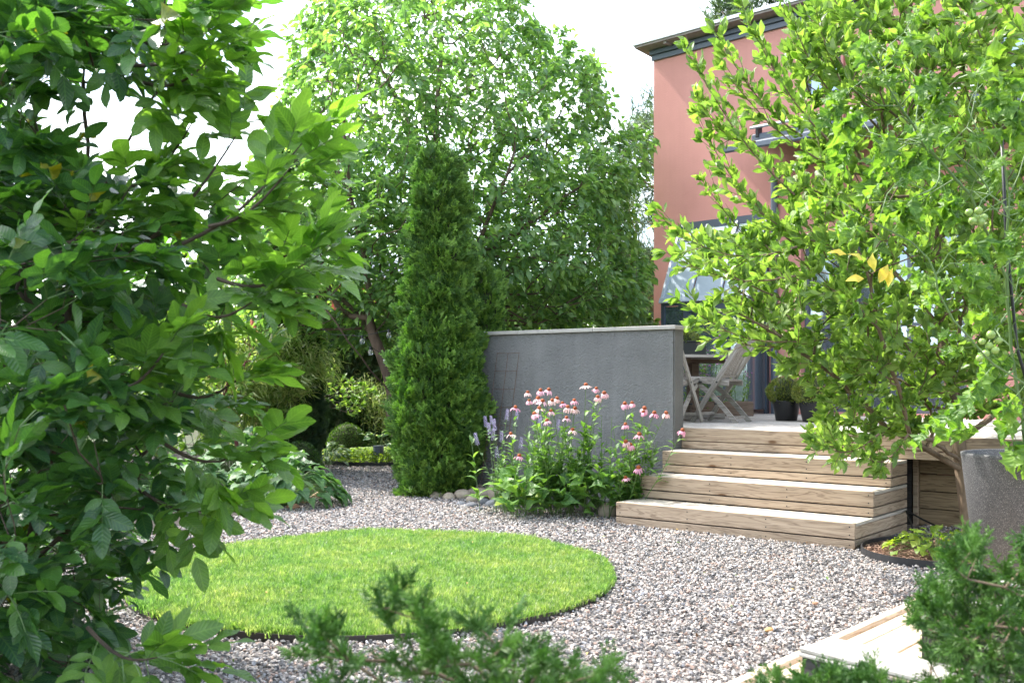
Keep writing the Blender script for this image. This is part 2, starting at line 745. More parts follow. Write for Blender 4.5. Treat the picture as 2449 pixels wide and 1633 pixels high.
# ------------------------------------------------------------------ growing branches toward points of a crown
def in_poly(pts, poly):
    x, y = pts[:, 0], pts[:, 1]
    inside = np.zeros(len(pts), bool)
    n = len(poly)
    for i in range(n):
        x1, y1 = poly[i]
        x2, y2 = poly[(i + 1) % n]
        c = ((y1 > y) != (y2 > y)) & (x < (x2 - x1) * (y - y1) / ((y2 - y1) or 1e-9) + x1)
        inside ^= c
    return inside


def crown_pts(poly, n, D0, D1, bulge=True, seed=0, zmin=0.05):
    """points spread through a crown: outline given at its mid depth, real thickness D0..D1, rounded towards its edges"""
    r = np.random.default_rng(seed)
    pl = np.array(poly, float)
    out = []
    cx, cy = pl.mean(0)
    Dm = (D0 + D1) / 2
    # outline in metres at mid depth
    W = np.stack([(pl[:, 0] * K - 1224.5) * Dm / FPX, EYE - (pl[:, 1] * K - 900) * Dm / FPX], 1)
    lo, hi = W.min(0), W.max(0)
    seg = [(W[i], W[(i + 1) % len(W)]) for i in range(len(W))]
    while len(out) < n:
        q = lo + (hi - lo) * r.random((n * 3, 2))
        q = q[in_poly(q, [tuple(w) for w in W])]
        if bulge and len(q):
            dm = np.full(len(q), 1e9)
            for a, b in seg:
                ab = b - a
                t = np.clip(((q - a) @ ab) / max(1e-9, ab @ ab), 0, 1)
                dm = np.minimum(dm, np.linalg.norm(q - (a + t[:, None] * ab), axis=1))
            half = np.clip(np.sqrt(dm * 2 * (D1 - D0) / 2), 0.12, (D1 - D0) / 2)
        else:
            half = np.full(len(q), (D1 - D0) / 2)
        for (xx, zz), h in zip(q, half):
            d = Dm + (r.random() * 2 - 1) * h
            # keep the same outline seen from the path: scale about the crown, gently
            s = d / Dm
            p = (xx * s, d, EYE + (zz - EYE) * s)
            if p[2] > zmin:
                out.append(p)
            if len(out) >= n:
                break
    return np.array(out)


def grow(paths, targets, step=0.16, k=0.35, curve=0.3, jit=0.012, r0=0.05, rt=0.003, seed=0, back=0.0):
    r = np.random.default_rng(seed)
    cap = sum(len(p) for p in paths) + int(len(targets) * 3 + 10) * 8 + 4000
    nd = np.zeros((cap, 3))
    par = np.full(cap, -1)
    pl = np.zeros(cap)
    n = 0
    for pi_, path in enumerate(paths):
        prev = -1
        for j, q in enumerate(path):
            q = np.array(q, float)
            if j == 0 and n > 0:
                dd = np.linalg.norm(nd[:n] - q, axis=1)
                prev = int(dd.argmin())
                if dd[prev] < 0.06:
                    continue
            if prev >= 0:
                a = nd[prev]
                m = max(1, int(np.linalg.norm(q - a) / step))
                for t in range(1, m + 1):
                    nd[n] = a + (q - a) * t / m + (r.normal(0, jit, 3) if t < m else 0)
                    par[n] = prev if t == 1 else n - 1
                    pl[n] = pl[par[n]] + step
                    n += 1
                prev = n - 1
            else:
                nd[n] = q
                n += 1
                prev = n - 1
    main = n
    root = nd[0]
    order = np.argsort(np.linalg.norm(targets - root, axis=1))
    tips = []
    for ti in order:
        t = targets[ti]
        v = t - nd[:n]
        d = np.linalg.norm(v, axis=1)
        cost = d + k * pl[:n]
        cost[0] += 0.5
        j = int(cost.argmin())
        dj = d[j]
        if n + 60 > cap:
            break
        m = max(1, int(round(dj / step)))
        pd = nd[j] - nd[par[j]] if par[j] >= 0 else np.array((0, 0, 1.0))
        pd = pd / max(1e-6, np.linalg.norm(pd))
        c = nd[j] + pd * dj * curve + (0, 0, back * dj)
        a0 = nd[j].copy()
        for s in range(1, m + 1):
            u = s / m
            q = (1 - u) ** 2 * a0 + 2 * u * (1 - u) * c + u * u * t
            if s < m:
                q = q + r.normal(0, jit, 3)
            nd[n] = q
            par[n] = j if s == 1 else n - 1
            pl[n] = pl[par[n]] + dj / m
            n += 1
        tips.append(n - 1)
    nd, par = nd[:n], par[:n]
    cnt = np.zeros(n)
    has = np.zeros(n, bool)
    has[par[1:][par[1:] >= 0]] = True
    cnt[~has] = 1
    for i in range(n - 1, 0, -1):
        if par[i] >= 0:
            cnt[par[i]] += cnt[i]
    p = math.log(r0 / rt) / math.log(max(2, cnt[0]))
    rd = rt * cnt ** p
    d = np.zeros((n, 3))
    ok = par >= 0
    d[ok] = nd[ok] - nd[par[ok]]
    d[~ok] = (0, 0, 1)
    d = nrm(d)
    return dict(nd=nd, par=par, rd=rd, cnt=cnt, dir=d, tips=np.array(tips), has=has)


def skel_mesh(name, S, mat, sides=6, keep=None):
    nd, par, rd, d = S['nd'], S['par'], S['rd'], S['dir']
    n = len(nd)
    sel = np.ones(n, bool) if keep is None else keep
    # main child
    best = {}
    for i in range(1, n):
        p = par[i]
        if p >= 0 and (p not in best or rd[i] > rd[best[p]]):
            best[p] = i
    ref = np.array((0.31, 0.22, 0.92))
    ref2 = np.array((0.9, 0.3, 0.1))
    vs, fs = [], []
    ring = {}
    ang = np.arange(sides) * 2 * PI / sides
    ca, sa = np.cos(ang)[:, None], np.sin(ang)[:, None]

    def mk(pos, dd, r):
        rf = ref if abs(dd @ ref) < 0.95 else ref2
        a = np.cross(rf, dd)
        a /= np.linalg.norm(a)
        b = np.cross(dd, a)
        vs.append(pos + (ca * a + sa * b) * r)
        return (len(vs) - 1) * sides
    for i in range(1, n):
        p = par[i]
        if p < 0 or not sel[i]:
            continue
        if best.get(p) == i and p in ring:
            b0 = ring[p]
        else:
            b0 = mk(nd[p], d[i], min(rd[i] * 1.1, rd[p]))
        b1 = mk(nd[i], d[i], rd[i] if S['has'][i] else rd[i] * 0.6)
        ring[i] = b1
        for k in range(sides):
            k2 = (k + 1) % sides
            fs.append((b0 + k, b0 + k2, b1 + k2, b1 + k))
        if not S['has'][i]:
            fs.append(tuple(b1 + k for k in range(sides)))
    V = np.concatenate(vs) if vs else np.zeros((0, 3))
    return mesh_np(name, V, fs, mat, smooth=True)


def twig_leaves(S, per=2.2, maxcnt=2.2, ang=(0.5, 1.1), size=(0.08, 0.11), droop=0.3, up=0.8, tipn=5, seed=0, off=0.0, minr=None, tilt=0.5, spread=0.0):
    """positions and frames of single leaves along the thin twigs and in a rosette at each tip"""
    r = np.random.default_rng(seed)
    n = len(S['nd'])
    c = np.where(S['cnt'] <= maxcnt)[0]
    c = c[c > 0]
    rep = np.repeat(c, r.poisson(per, len(c)))
    tp = np.repeat(S['tips'], tipn)
    ids = np.concatenate([rep, tp])
    istip = np.concatenate([np.zeros(len(rep), bool), np.ones(len(tp), bool)])
    D = S['dir'][ids]
    pos = S['nd'][ids] - D * (r.random((len(ids), 1)) * 0.14) * (~istip)[:, None]
    if spread:
        pos = pos + r.normal(0, spread, pos.shape)
    a = nrm(np.cross(D, r.normal(size=(len(ids), 3))))
    th = ang[0] + (ang[1] - ang[0]) * r.random(len(ids))
    th = np.where(istip, th * 0.7, th)[:, None]
    d = D * np.cos(th) + a * np.sin(th)
    d[:, 2] -= droop * (0.6 + 0.8 * r.random(len(ids)))
    d = nrm(d)
    upv = np.tile((0, 0, 1.0), (len(ids), 1)) * up + r.normal(0, tilt, (len(ids), 3)) + D * 0.3
    R = frames(d, upv)
    s = size[0] + (size[1] - size[0]) * r.random(len(ids))
    return pos + d * off, R, s


def plant(name, label, cat, base, targets, bmat, leaf, r0=0.03, rt=0.002, step=0.15, k=0.35, paths=None, n_parts=300, sides=5, lk=None, group=None,
          trunkname='trunk', seed=0, curve=0.3, part='leaf', bulkname='foliage', jit=0.012, back=0.0, rel=1.0):
    root = thing(name, label, cat, base, group=group)
    S = grow(paths or [[tuple(base)]], np.asarray(targets), step=step, k=k, r0=r0, rt=rt, seed=seed, curve=curve, jit=jit, back=back)
    obj(trunkname, skel_mesh(trunkname, S, bmat, sides), root)
    lk = lk or {}
    pos, R, s = twig_leaves(S, seed=seed + 1, **lk)
    leafset(root, leaf, pos, R, s, n_parts=n_parts, part=part, bulkname=bulkname, rel_len=rel)
    return root, S
# ------------------------------------------------------------------ shared materials
M_wood = wood('weathered_pine', (0.47, 0.365, 0.265), (0.34, 0.25, 0.175), (0.14, 0.085, 0.05))
M_tread = wood('pale_pine_tread', (0.56, 0.51, 0.44), (0.44, 0.385, 0.32), (0.2, 0.15, 0.1))  # paler and greyer than the riser boards
M_fresh = wood('pale_new_pine', (0.66, 0.55, 0.42), (0.58, 0.46, 0.33), (0.3, 0.18, 0.09))
M_deckwood = wood('bleached_deck', (0.55, 0.52, 0.48), (0.42, 0.40, 0.37), (0.22, 0.19, 0.16))
M_grey_wood = wood('silvered_teak', (0.44, 0.41, 0.375), (0.31, 0.28, 0.25), (0.14, 0.12, 0.10), knots=False)
M_brown_wood = wood('brown_teak', (0.19, 0.135, 0.10), (0.12, 0.085, 0.06), (0.05, 0.035, 0.025), knots=False)
M_black_wood = wood('black_stained_wood', (0.075, 0.07, 0.068), (0.04, 0.037, 0.035), (0.015, 0.014, 0.013), knots=False)
M_boardwall = wood('aged_pine_wall', (0.33, 0.245, 0.15), (0.22, 0.155, 0.09), (0.08, 0.05, 0.03))
M_dark = simple('painted_shade_dark', (0.03, 0.03, 0.032), 0.9)  # shade under and inside the timber work put in as a near-black colour
M_blackmetal = simple('black_metal', (0.022, 0.023, 0.026), 0.45, 0.3)
M_slate = simple('slate_grey_paint', (0.095, 0.115, 0.15), 0.42, 0.1)
M_palepaint = simple('pale_grey_blue_paint', (0.50, 0.55, 0.62), 0.4)
M_zinc = simple('zinc_sheet', (0.52, 0.54, 0.56), 0.4, 0.5)
M_soffit = simple('soffit_board', (0.25, 0.22, 0.20), 0.8, noise=0.2, nscale=9)
M_rust = simple('rusty_wire', (0.11, 0.055, 0.035), 0.85, 0.2, noise=0.4, nscale=60)
M_green_tom = simple('unripe_tomato', (0.28, 0.40, 0.11), 0.25, noise=0.15, nscale=8)
M_soil = simple('dark_soil', (0.022, 0.016, 0.011), 0.95, noise=0.5, nscale=30, bump=1.0, bscale=70)
M_mulch = simple('bark_mulch', (0.16, 0.085, 0.055), 0.95, noise=0.5, nscale=45, bump=1.0, bscale=90)


def stucco(name, c, c2, bscale, strength, dist, mott=2.5, streak=0.95):
    m, nt, b, out = newmat(name)
    L = nt.links.new
    tc = N(nt, 'TexCoord')
    n0 = N(nt, 'TexNoise', Scale=mott, Detail=5.0, Roughness=0.6)
    L(tc.outputs['Object'], n0.inputs['Vector'])
    r = ramp(nt, [(0.3, c2), (0.7, c)])
    L(n0.outputs['Fac'], r.inputs['Fac'])
    # faint vertical weather streaks
    mp = N(nt, 'Mapping')
    mp.inputs['Scale'].default_value = (4.0, 4.0, 0.22)
    L(tc.outputs['Object'], mp.inputs['Vector'])
    n3 = N(nt, 'TexNoise', Scale=1.6, Detail=6.0, Roughness=0.65)
    L(mp.outputs[0], n3.inputs['Vector'])
    mr3 = N(nt, 'MapRange')
    mr3.inputs['From Min'].default_value = 0.3
    mr3.inputs['From Max'].default_value = 0.75
    mr3.inputs['To Min'].default_value = 1.03
    mr3.inputs['To Max'].default_value = streak
    L(n3.outputs['Fac'], mr3.inputs['Value'])
    hs3 = N(nt, 'HueSaturation')
    L(mr3.outputs[0], hs3.inputs['Value'])
    L(r.outputs['Color'], hs3.inputs['Color'])
    L(hs3.outputs[0], b.inputs['Base Color'])
    n1 = N(nt, 'TexNoise', Scale=bscale, Detail=4.0, Roughness=0.55, Distortion=0.9)
    L(tc.outputs['Object'], n1.inputs['Vector'])
    bp = N(nt, 'Bump', Strength=strength, Distance=dist)
    L(n1.outputs['Fac'], bp.inputs['Height'])
    L(bp.outputs['Normal'], b.inputs['Normal'])
    b.inputs['Roughness'].default_value = 0.92
    b.inputs['Specular IOR Level'].default_value = 0.25
    return m


M_pink = stucco('terracotta_render', (0.60, 0.29, 0.25), (0.54, 0.255, 0.22), 55, 0.4, 0.006, 1.2)
M_greywall = stucco('grey_roughcast', (0.205, 0.206, 0.205), (0.16, 0.162, 0.163), 42, 1.0, 0.02, 2.2, 0.85)
M_coping = stucco('pale_concrete', (0.42, 0.40, 0.37), (0.33, 0.315, 0.29), 60, 0.3, 0.003, 7)


def glassmat():
    m, nt, b, out = newmat('window_glass')
    b.inputs['Base Color'].default_value = (0.30, 0.36, 0.42, 1)
    b.inputs['Metallic'].default_value = 0.75
    b.inputs['Roughness'].default_value = 0.06
    tc = N(nt, 'TexCoord')
    n = N(nt, 'TexNoise', Scale=1.3, Detail=1.0)
    nt.links.new(tc.outputs['Object'], n.inputs['Vector'])
    bp = N(nt, 'Bump', Strength=0.12, Distance=0.05)
    nt.links.new(n.outputs['Fac'], bp.inputs['Height'])
    nt.links.new(bp.outputs['Normal'], b.inputs['Normal'])
    return m


M_glass = glassmat()
m_, nt_, b_, o_ = newmat('painted_sky_glass')
b_.inputs['Base Color'].default_value = (0.48, 0.55, 0.62, 1)  # pale base colour stands in for sky reflected in the slanted panes
b_.inputs['Roughness'].default_value = 0.08
b_.inputs['Coat Weight'].default_value = 1.0
M_bayglass = m_

# ------------------------------------------------------------------ the ground
m, nt, b, out = newmat('garden_earth')
tc = N(nt, 'TexCoord')
n1 = N(nt, 'TexNoise', Scale=0.6, Detail=8.0, Roughness=0.7)
nt.links.new(tc.outputs['Object'], n1.inputs['Vector'])
r = ramp(nt, [(0.35, (0.035, 0.03, 0.02)), (0.5, (0.04, 0.055, 0.02)), (0.7, (0.05, 0.08, 0.025))])
nt.links.new(n1.outputs['Fac'], r.inputs['Fac'])
nt.links.new(r.outputs['Color'], b.inputs['Base Color'])
b.inputs['Roughness'].default_value = 1
g = MB()
ring = [(0, 0)]
vs = [(0, 10, -0.03)]
for rr in (6, 14, 30, 80, 260):
    for k in range(32):
        vs.append((rr * math.cos(2 * PI * k / 32), 10 + rr * math.sin(2 * PI * k / 32), -0.03))
fs = [(0, 1 + k, 1 + (k + 1) % 32) for k in range(32)]
for j in range(4):
    for k in range(32):
        a, b2 = 1 + j * 32, 1 + (j + 1) * 32
        fs.append((a + k, b2 + k, b2 + (k + 1) % 32, a + (k + 1) % 32))
tag(obj('ground', mesh_np('ground', vs, fs, m)), 'dark garden soil under the planting', kind='structure')

# gravel: a bed sheet below, and every stone real on top
m, nt, b, out = newmat('gravel_bed')
tc = N(nt, 'TexCoord')
v1 = N(nt, 'TexVoronoi', Scale=55.0)
nt.links.new(tc.outputs['Object'], v1.inputs['Vector'])
r = ramp(nt, [(0.0, (0.05, 0.045, 0.042)), (0.35, (0.11, 0.10, 0.095)), (0.6, (0.18, 0.165, 0.15)), (1.0, (0.28, 0.25, 0.235))])
sepx = N(nt, 'SeparateXYZ')
nt.links.new(v1.outputs['Color'], sepx.inputs[0])
nt.links.new(sepx.outputs[0], r.inputs['Fac'])
nt.links.new(r.outputs['Color'], b.inputs['Base Color'])
b.inputs['Roughness'].default_value = 0.9
GRAV = [(-150, 1640), (1700, 1640), (2235, 1335), (2240, 1185), (2090, 1175), (1960, 1230), (1415, 1185), (1150, 1160), (950, 1130), (905, 1070),
        (1000, 1050), (740, 1050), (705, 1060), (735, 1100), (690, 1160), (560, 1185), (300, 1230), (60, 1330), (-150, 1480)]
gp = [G(x, y) for x, y in GRAV]
mesh_g = bpy.data.meshes.new('gravel_bed')
bm = bmesh.new()
bvs = [bm.verts.new((p.x, p.y, 0.0)) for p in gp]
bm.faces.new(bvs)
bmesh.ops.triangulate(bm, faces=bm.faces[:])
bmesh.ops.recalc_face_normals(bm, faces=bm.faces[:])
bm.to_mesh(mesh_g)
bm.free()
mesh_g.materials.append(m)
tag(obj('gravel_path', mesh_g), 'crushed stone path bed round the lawn', kind='structure')

# frames of the timber work
SF = Matrix(((0.776, 0.630, 0, 2.543), (-0.630, 0.776, 0, 7.70), (0, 0, 1, 0), (0, 0, 0, 1)))   # x right along the steps, y back
LD = Matrix(((0.657, 0.754, 0, 2.45), (0.754, -0.657, 0, 5.64), (0, 0, 1, 0), (0, 0, 0, 1)))     # x along boards, y to the right
HM = Matrix(((0.716, 0.698, 0, 2.06), (-0.698, 0.716, 0, 15.08), (0, 0, 1, 0), (0, 0, 0, 1)))   # x along facade, y into house


def sw(x, y, z=0):
    return SF @ Vector((x, y, z))


LAWN_C, LAWN_R = (-0.86, 6.68), (1.51, 1.68)


def gravel_points():
    lo = np.array([min(p.x for p in gp), min(p.y for p in gp)])
    hi = np.array([max(p.x for p in gp), max(p.y for p in gp)])
    poly = [(p.x, p.y) for p in gp]
    out = []
    n_try = 330000
    q = lo + (hi - lo) * rng.random((n_try, 2))
    q = q[in_poly(q, poly)]
    D = q[:, 1]
    # in view (with a margin) and thinned with distance
    keep = (np.abs(q[:, 0]) < D * 0.52 + 0.3) & (D > 3.3)
    keep &= rng.random(len(q)) < np.clip(1.15 - (D - 6) * 0.035, 0.55, 1)
    q = q[keep]
    e = ((q[:, 0] - LAWN_C[0]) / (LAWN_R[0] + .0)) ** 2 + ((q[:, 1] - LAWN_C[1]) / (LAWN_R[1] + .0)) ** 2
    q = q[e > 1.0]
    # steps
    inv = SF.inverted()
    L = np.stack([(q[:, 0] - 2.543) * 0.776 - (q[:, 1] - 7.70) * 0.630, (q[:, 0] - 2.543) * 0.630 + (q[:, 1] - 7.70) * 0.776], 1)
    q = q[~((L[:, 0] < 0.0) & (L[:, 0] > -2.13) & (L[:, 1] > 0.0))]
    L = np.stack([(q[:, 0] - 2.45) * 0.657 + (q[:, 1] - 5.64) * 0.754, (q[:, 0] - 2.45) * 0.754 - (q[:, 1] - 5.64) * 0.657], 1)
    q = q[~((L[:, 1] > 0.02) & (L[:, 0] < 0.8))]
    e = ((q[:, 0] - BED_C[0]) / BED_R[0]) ** 2 + ((q[:, 1] - BED_C[1]) / BED_R[1]) ** 2
    q = q[(e > 1.02) | (rng.random(len(q)) < 0.02)]
    return q


BED_C, BED_R = (3.30, 7.42), (0.78, 0.66)


def stone_mesh(name, mat, seed, flat=0.62, rough=0.3):
    r = random.Random(seed)
    bm = bmesh.new()
    pts = [Vector((r.gauss(0, 1), r.gauss(0, 1), r.gauss(0, 1))).normalized() * (0.42 + rough * 0.35 * r.random()) for _ in range(11)]
    for p in pts:
        bm.verts.new((p.x, p.y * (0.7 + .25 * r.random()), p.z * flat))
    res = bmesh.ops.convex_hull(bm, input=bm.verts[:])
    lone = [v for v in bm.verts if not v.link_faces]
    bmesh.ops.delete(bm, geom=lone, context='VERTS')
    bmesh.ops.recalc_face_normals(bm, faces=bm.faces[:])
    me = bpy.data.meshes.new(name)
    bm.to_mesh(me)
    bm.free()
    me.materials.append(mat)
    return me


m, nt, b, out = newmat('crushed_stone')
oi = N(nt, 'ObjectInfo')
r = ramp(nt, [(0.0, (0.12, 0.115, 0.115)), (0.15, (0.19, 0.18, 0.176)), (0.32, (0.27, 0.25, 0.235)), (0.45, (0.38, 0.325, 0.29)), (0.58, (0.36, 0.26, 0.215)),
              (0.66, (0.43, 0.39, 0.36)), (0.86, (0.54, 0.495, 0.46)), (0.93, (0.36, 0.36, 0.38))], 'CONSTANT')
nt.links.new(oi.outputs['Random'], r.inputs['Fac'])
tc = N(nt, 'TexCoord')
n1 = N(nt, 'TexNoise', Scale=4.0, Detail=4.0)
nt.links.new(tc.outputs['Object'], n1.inputs['Vector'])
hs = N(nt, 'HueSaturation')
mr = N(nt, 'MapRange')
mr.inputs['To Min'].default_value = 0.6
mr.inputs['To Max'].default_value = 1.35
nt.links.new(n1.outputs['Fac'], mr.inputs['Value'])
nt.links.new(mr.outputs[0], hs.inputs['Value'])
nt.links.new(r.outputs['Color'], hs.inputs['Color'])
nt.links.new(hs.outputs[0], b.inputs['Base Color'])
b.inputs['Roughness'].default_value = 0.8
b.inputs['Specular IOR Level'].default_value = 0.35
M_stone = m
stones = [stone_mesh('gravel_stone', M_stone, i) for i in range(12)]
q = gravel_points()
n = len(q)
zz = 0.002 + rng.random(n) ** 1.5 * 0.020 + 0.006 * np.sin(q[:, 0] * 3.1) * np.sin(q[:, 1] * 2.3)
rot = np.stack([rng.normal(0, .45, n), rng.normal(0, .45, n), rng.random(n) * 6.28], 1)
s = (0.013 + 0.017 * rng.random(n) ** 1.6) * (1 + np.clip((q[:, 1] - 7) * 0.03, 0, .25))
go_ = bulk('gravel', stones, np.column_stack([q, zz]), rot, s * 1.15, rng.integers(0, 12, n))
tag(go_, 'grey and pinkish crushed stone gravel covering the path', 'gravel', kind='stuff')
print('gravel', n)

# ------------------------------------------------------------------ round lawn
m, nt, b, out = newmat('turf_soil')
b.inputs['Base Color'].default_value = (0.05, 0.075, 0.02, 1)
b.inputs['Roughness'].default_value = 1
vs = [(LAWN_C[0], LAWN_C[1], 0.035)]
for k in range(96):
    t = 2 * PI * k / 96
    vs.append((LAWN_C[0] + (LAWN_R[0] - .006) * math.cos(t), LAWN_C[1] + (LAWN_R[1] - .006) * math.sin(t), 0.03))
fs = [(0, 1 + k, 1 + (k + 1) % 96) for k in range(96)]
tag(obj('lawn_soil', mesh_np('lawn_soil', vs, fs, m)), 'soil of the round lawn', kind='structure')
mb = MB()
pr = []
for k in range(97):
    t = 2 * PI * k / 96
    wob = 0.006 * math.sin(3 * t) + 0.004 * math.sin(7 * t)
    c, s_ = math.cos(t), math.sin(t)
    for (dr, z) in ((-.004, -.02), (-.004, .044), (.004, .044), (.004, -.02)):
        pr.append((LAWN_C[0] + (LAWN_R[0] + wob + dr) * c, LAWN_C[1] + (LAWN_R[1] + wob + dr) * s_, z))
fs = []
for k in range(96):
    for j in range(4):
        a, b2 = k * 4 + j, k * 4 + (j + 1) % 4
        fs.append((a, b2, b2 + 4, a + 4))
tag(obj('lawn_edging', mesh_np('lawn_edging', pr, fs, simple('dark_edging_strip', (0.035, 0.028, 0.024), 0.7))),
    'thin dark edging strip round the circular lawn', 'edging')


def tuft_mesh(name, mat, seed, nb=13, h=0.04, spread=0.02, w=0.0016, lean=0.5):
    r = random.Random(seed)
    vs, fs, uv = [], [], []
    for i in range(nb):
        a = r.random() * 6.28
        rr = spread * math.sqrt(r.random())
        x, y = rr * math.cos(a), rr * math.sin(a)
        ta = r.random() * 6.28
        ln = lean * (0.2 + r.random())
        hh = h * (0.6 + 0.7 * r.random())
        dx, dy = math.cos(ta), math.sin(ta)
        wx, wy = -dy * w, dx * w
        nb_ = len(vs)
        for j, (u, ww) in enumerate(((0, 1), (0.55, 0.85), (1, 0.08))):
            off = ln * hh * u * u
            cx, cy, cz = x + dx * off, y + dy * off, hh * u * (1 - 0.2 * ln * u)
            vs += [(cx - wx * ww, cy - wy * ww, cz), (cx + wx * ww, cy + wy * ww, cz)]
            uv += [(u, 0), (u, 1)]
        for j in range(2):
            b2 = nb_ + j * 2
            fs.append((b2, b2 + 1, b2 + 3, b2 + 2))
    return mesh_np(name, vs, fs, mat, uv)


M_grass = leafmat('lawn_grass', [(0.09, 0.18, 0.038), (0.14, 0.245, 0.055), (0.20, 0.305, 0.085), (0.32, 0.40, 0.17)], tr=0.42, rough=0.42, spec=0.4, veins=0, tint=(1.25, 1.25, 0.65))
# broad patches of greener and drier turf
nt_ = M_grass.node_tree
pr_ = [x for x in nt_.nodes if x.type == 'BSDF_PRINCIPLED'][0]
src_ = pr_.inputs['Base Color'].links[0].from_socket
oi_ = N(nt_, 'ObjectInfo')
nz_ = N(nt_, 'TexNoise', Scale=2.3, Detail=4.0, Roughness=0.65)
nt_.links.new(oi_.outputs['Location'], nz_.inputs['Vector'])
mr_ = N(nt_, 'MapRange')
mr_.inputs['From Min'].default_value = 0.35
mr_.inputs['From Max'].default_value = 0.68
nt_.links.new(nz_.outputs['Fac'], mr_.inputs['Value'])
mg_ = N(nt_, 'MixRGB')
nt_.links.new(mr_.outputs[0], mg_.inputs['Fac'])
mul1 = N(nt_, 'MixRGB', blend_type='MULTIPLY')
mul1.inputs['Fac'].default_value = 1
mul1.inputs['Color2'].default_value = (0.62, 0.82, 0.75, 1)
mul2 = N(nt_, 'MixRGB', blend_type='MULTIPLY')
mul2.inputs['Fac'].default_value = 1
mul2.inputs['Color2'].default_value = (1.18, 1.05, 1.1, 1)
nt_.links.new(src_, mul1.inputs['Color1'])
nt_.links.new(src_, mul2.inputs['Color1'])
nt_.links.new(mul1.outputs[0], mg_.inputs['Color1'])
nt_.links.new(mul2.outputs[0], mg_.inputs['Color2'])
nt_.links.new(mg_.outputs[0], pr_.inputs['Base Color'])
tm_ = [x for x in nt_.nodes if x.type == 'BSDF_TRANSLUCENT'][0].inputs['Color'].links[0].from_node
nt_.links.new(mg_.outputs[0], tm_.inputs['Color1'])
tufts = [tuft_mesh('grass_tuft', M_grass, i, h=0.029 + 0.004 * (i % 3)) for i in range(8)]
n = 36000
a = rng.random(n) * 6.28
rr = np.sqrt(rng.random(n)) * 0.997
gx = LAWN_C[0] + LAWN_R[0] * rr * np.cos(a)
gy = LAWN_C[1] + LAWN_R[1] * rr * np.sin(a)
hgt = 0.9 + 0.25 * np.sin(gx * 5 + 1) * np.sin(gy * 4.1) + rng.random(n) * 0.35
edge = (rr > 0.985)
hgt = np.where(edge & (rng.random(n) < .5), hgt * 1.15, hgt)
rot = np.stack([rng.normal(0, .12, n) - .12 * edge * np.sin(a), rng.normal(0, .12, n) + .12 * edge * np.cos(a), rng.random(n) * 0.0], 1)
rot[:, 2] = rng.random(n) * 6.28 * (~edge)
go_ = bulk('lawn_grass', tufts, np.column_stack([gx, gy, np.full(n, .032)]), rot, hgt * 1.05, rng.integers(0, 8, n))
tag(go_, 'bright short grass of the circular lawn', 'grass', kind='stuff')

# ------------------------------------------------------------------ wooden steps
def board(name, mat, parent, F, x0, x1, y0, y1, z0, z1, ch=0.003, along='x', label=None, jig=0.0):
    """one board between two corners in frame F; its mesh runs along local X"""
    c = Vector(((x0 + x1) / 2, (y0 + y1) / 2, (z0 + z1) / 2))
    dx, dy, dz = x1 - x0, y1 - y0, z1 - z0
    M = F @ Matrix.Translation(c)
    if along == 'y':
        M = M @ Matrix.Rotation(PI / 2, 4, 'Z')
        dx, dy = dy, dx
    if jig:
        M = M @ Matrix.Rotation(random.uniform(-jig, jig), 4, 'Z') @ Matrix.Translation((0, 0, random.uniform(-.0015, .0015)))
    o = MB().box((0, 0, 0), (dx, dy, dz), ch=ch).build(name, mat, parent, M)
    if label:
        o['label'] = label
    return o


T = 0.389
XL = -2.11
st = thing('wooden_steps', 'pine garden steps rising from the gravel to the terrace', 'steps', sw(0, 0))
for k in range(3):
    y0 = T * k
    zb, zt = 0.2 * k, 0.2 * (k + 1)
    # riser: narrow board below, wide board above
    board('riser_board', M_wood, st, SF, XL, 0, y0, y0 + .028, zb + .008, zb + .071)
    board('riser_board', M_wood, st, SF, XL, 0, y0, y0 + .028, zb + .081, zt)
    # treads behind the riser board
    ye = T * (k + 1) if k < 2 else 3 * T
    w = (ye - (y0 + .031)) / 3
    for j in range(3):
        a0 = y0 + .031 + j * w
        board('tread_board', M_tread, st, SF, XL + .001, -0.031, a0, a0 + w - .004, zt - .028, zt - .0015)
    board('tread_board', M_tread, st, SF, -0.0285, -0.0005, y0 + .0305, 3 * T - .004, zt - .028, zt - .002, along='y')
    # right side boards, butted behind the risers
    for (za, zc) in ((zb + .008, zb + .071), (zb + .081, zt - .030)):
        board('side_board', M_wood, st, SF, -.028, -.0003, y0 + .0305, 3 * T - .004, za, zc, along='y')
        board('side_board', M_wood, st, SF, XL, XL + .028, y0 + .0305, 3 * T - .004, za, zc, along='y')
# solid dark filler added inside: shade in the board gaps put in as colour
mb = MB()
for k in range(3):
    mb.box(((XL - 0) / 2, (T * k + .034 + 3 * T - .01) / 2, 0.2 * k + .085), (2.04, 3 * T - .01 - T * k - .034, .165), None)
mb.build('gap_shade_filler', M_dark, st, SF.copy())
mb = MB()
for k in range(3):
    for z in (0.2 * k + .035, 0.2 * k + .11, 0.2 * k + .17):
        for x in (XL + .04, XL + .7, XL + 1.4, -0.04):
            mb.tube([(x, T * k - .0015, z), (x, T * k + .004, z)], .0055, 6)
mb.build('screw', M_blackmetal, st, SF.copy())['kind'] = 'stuff'

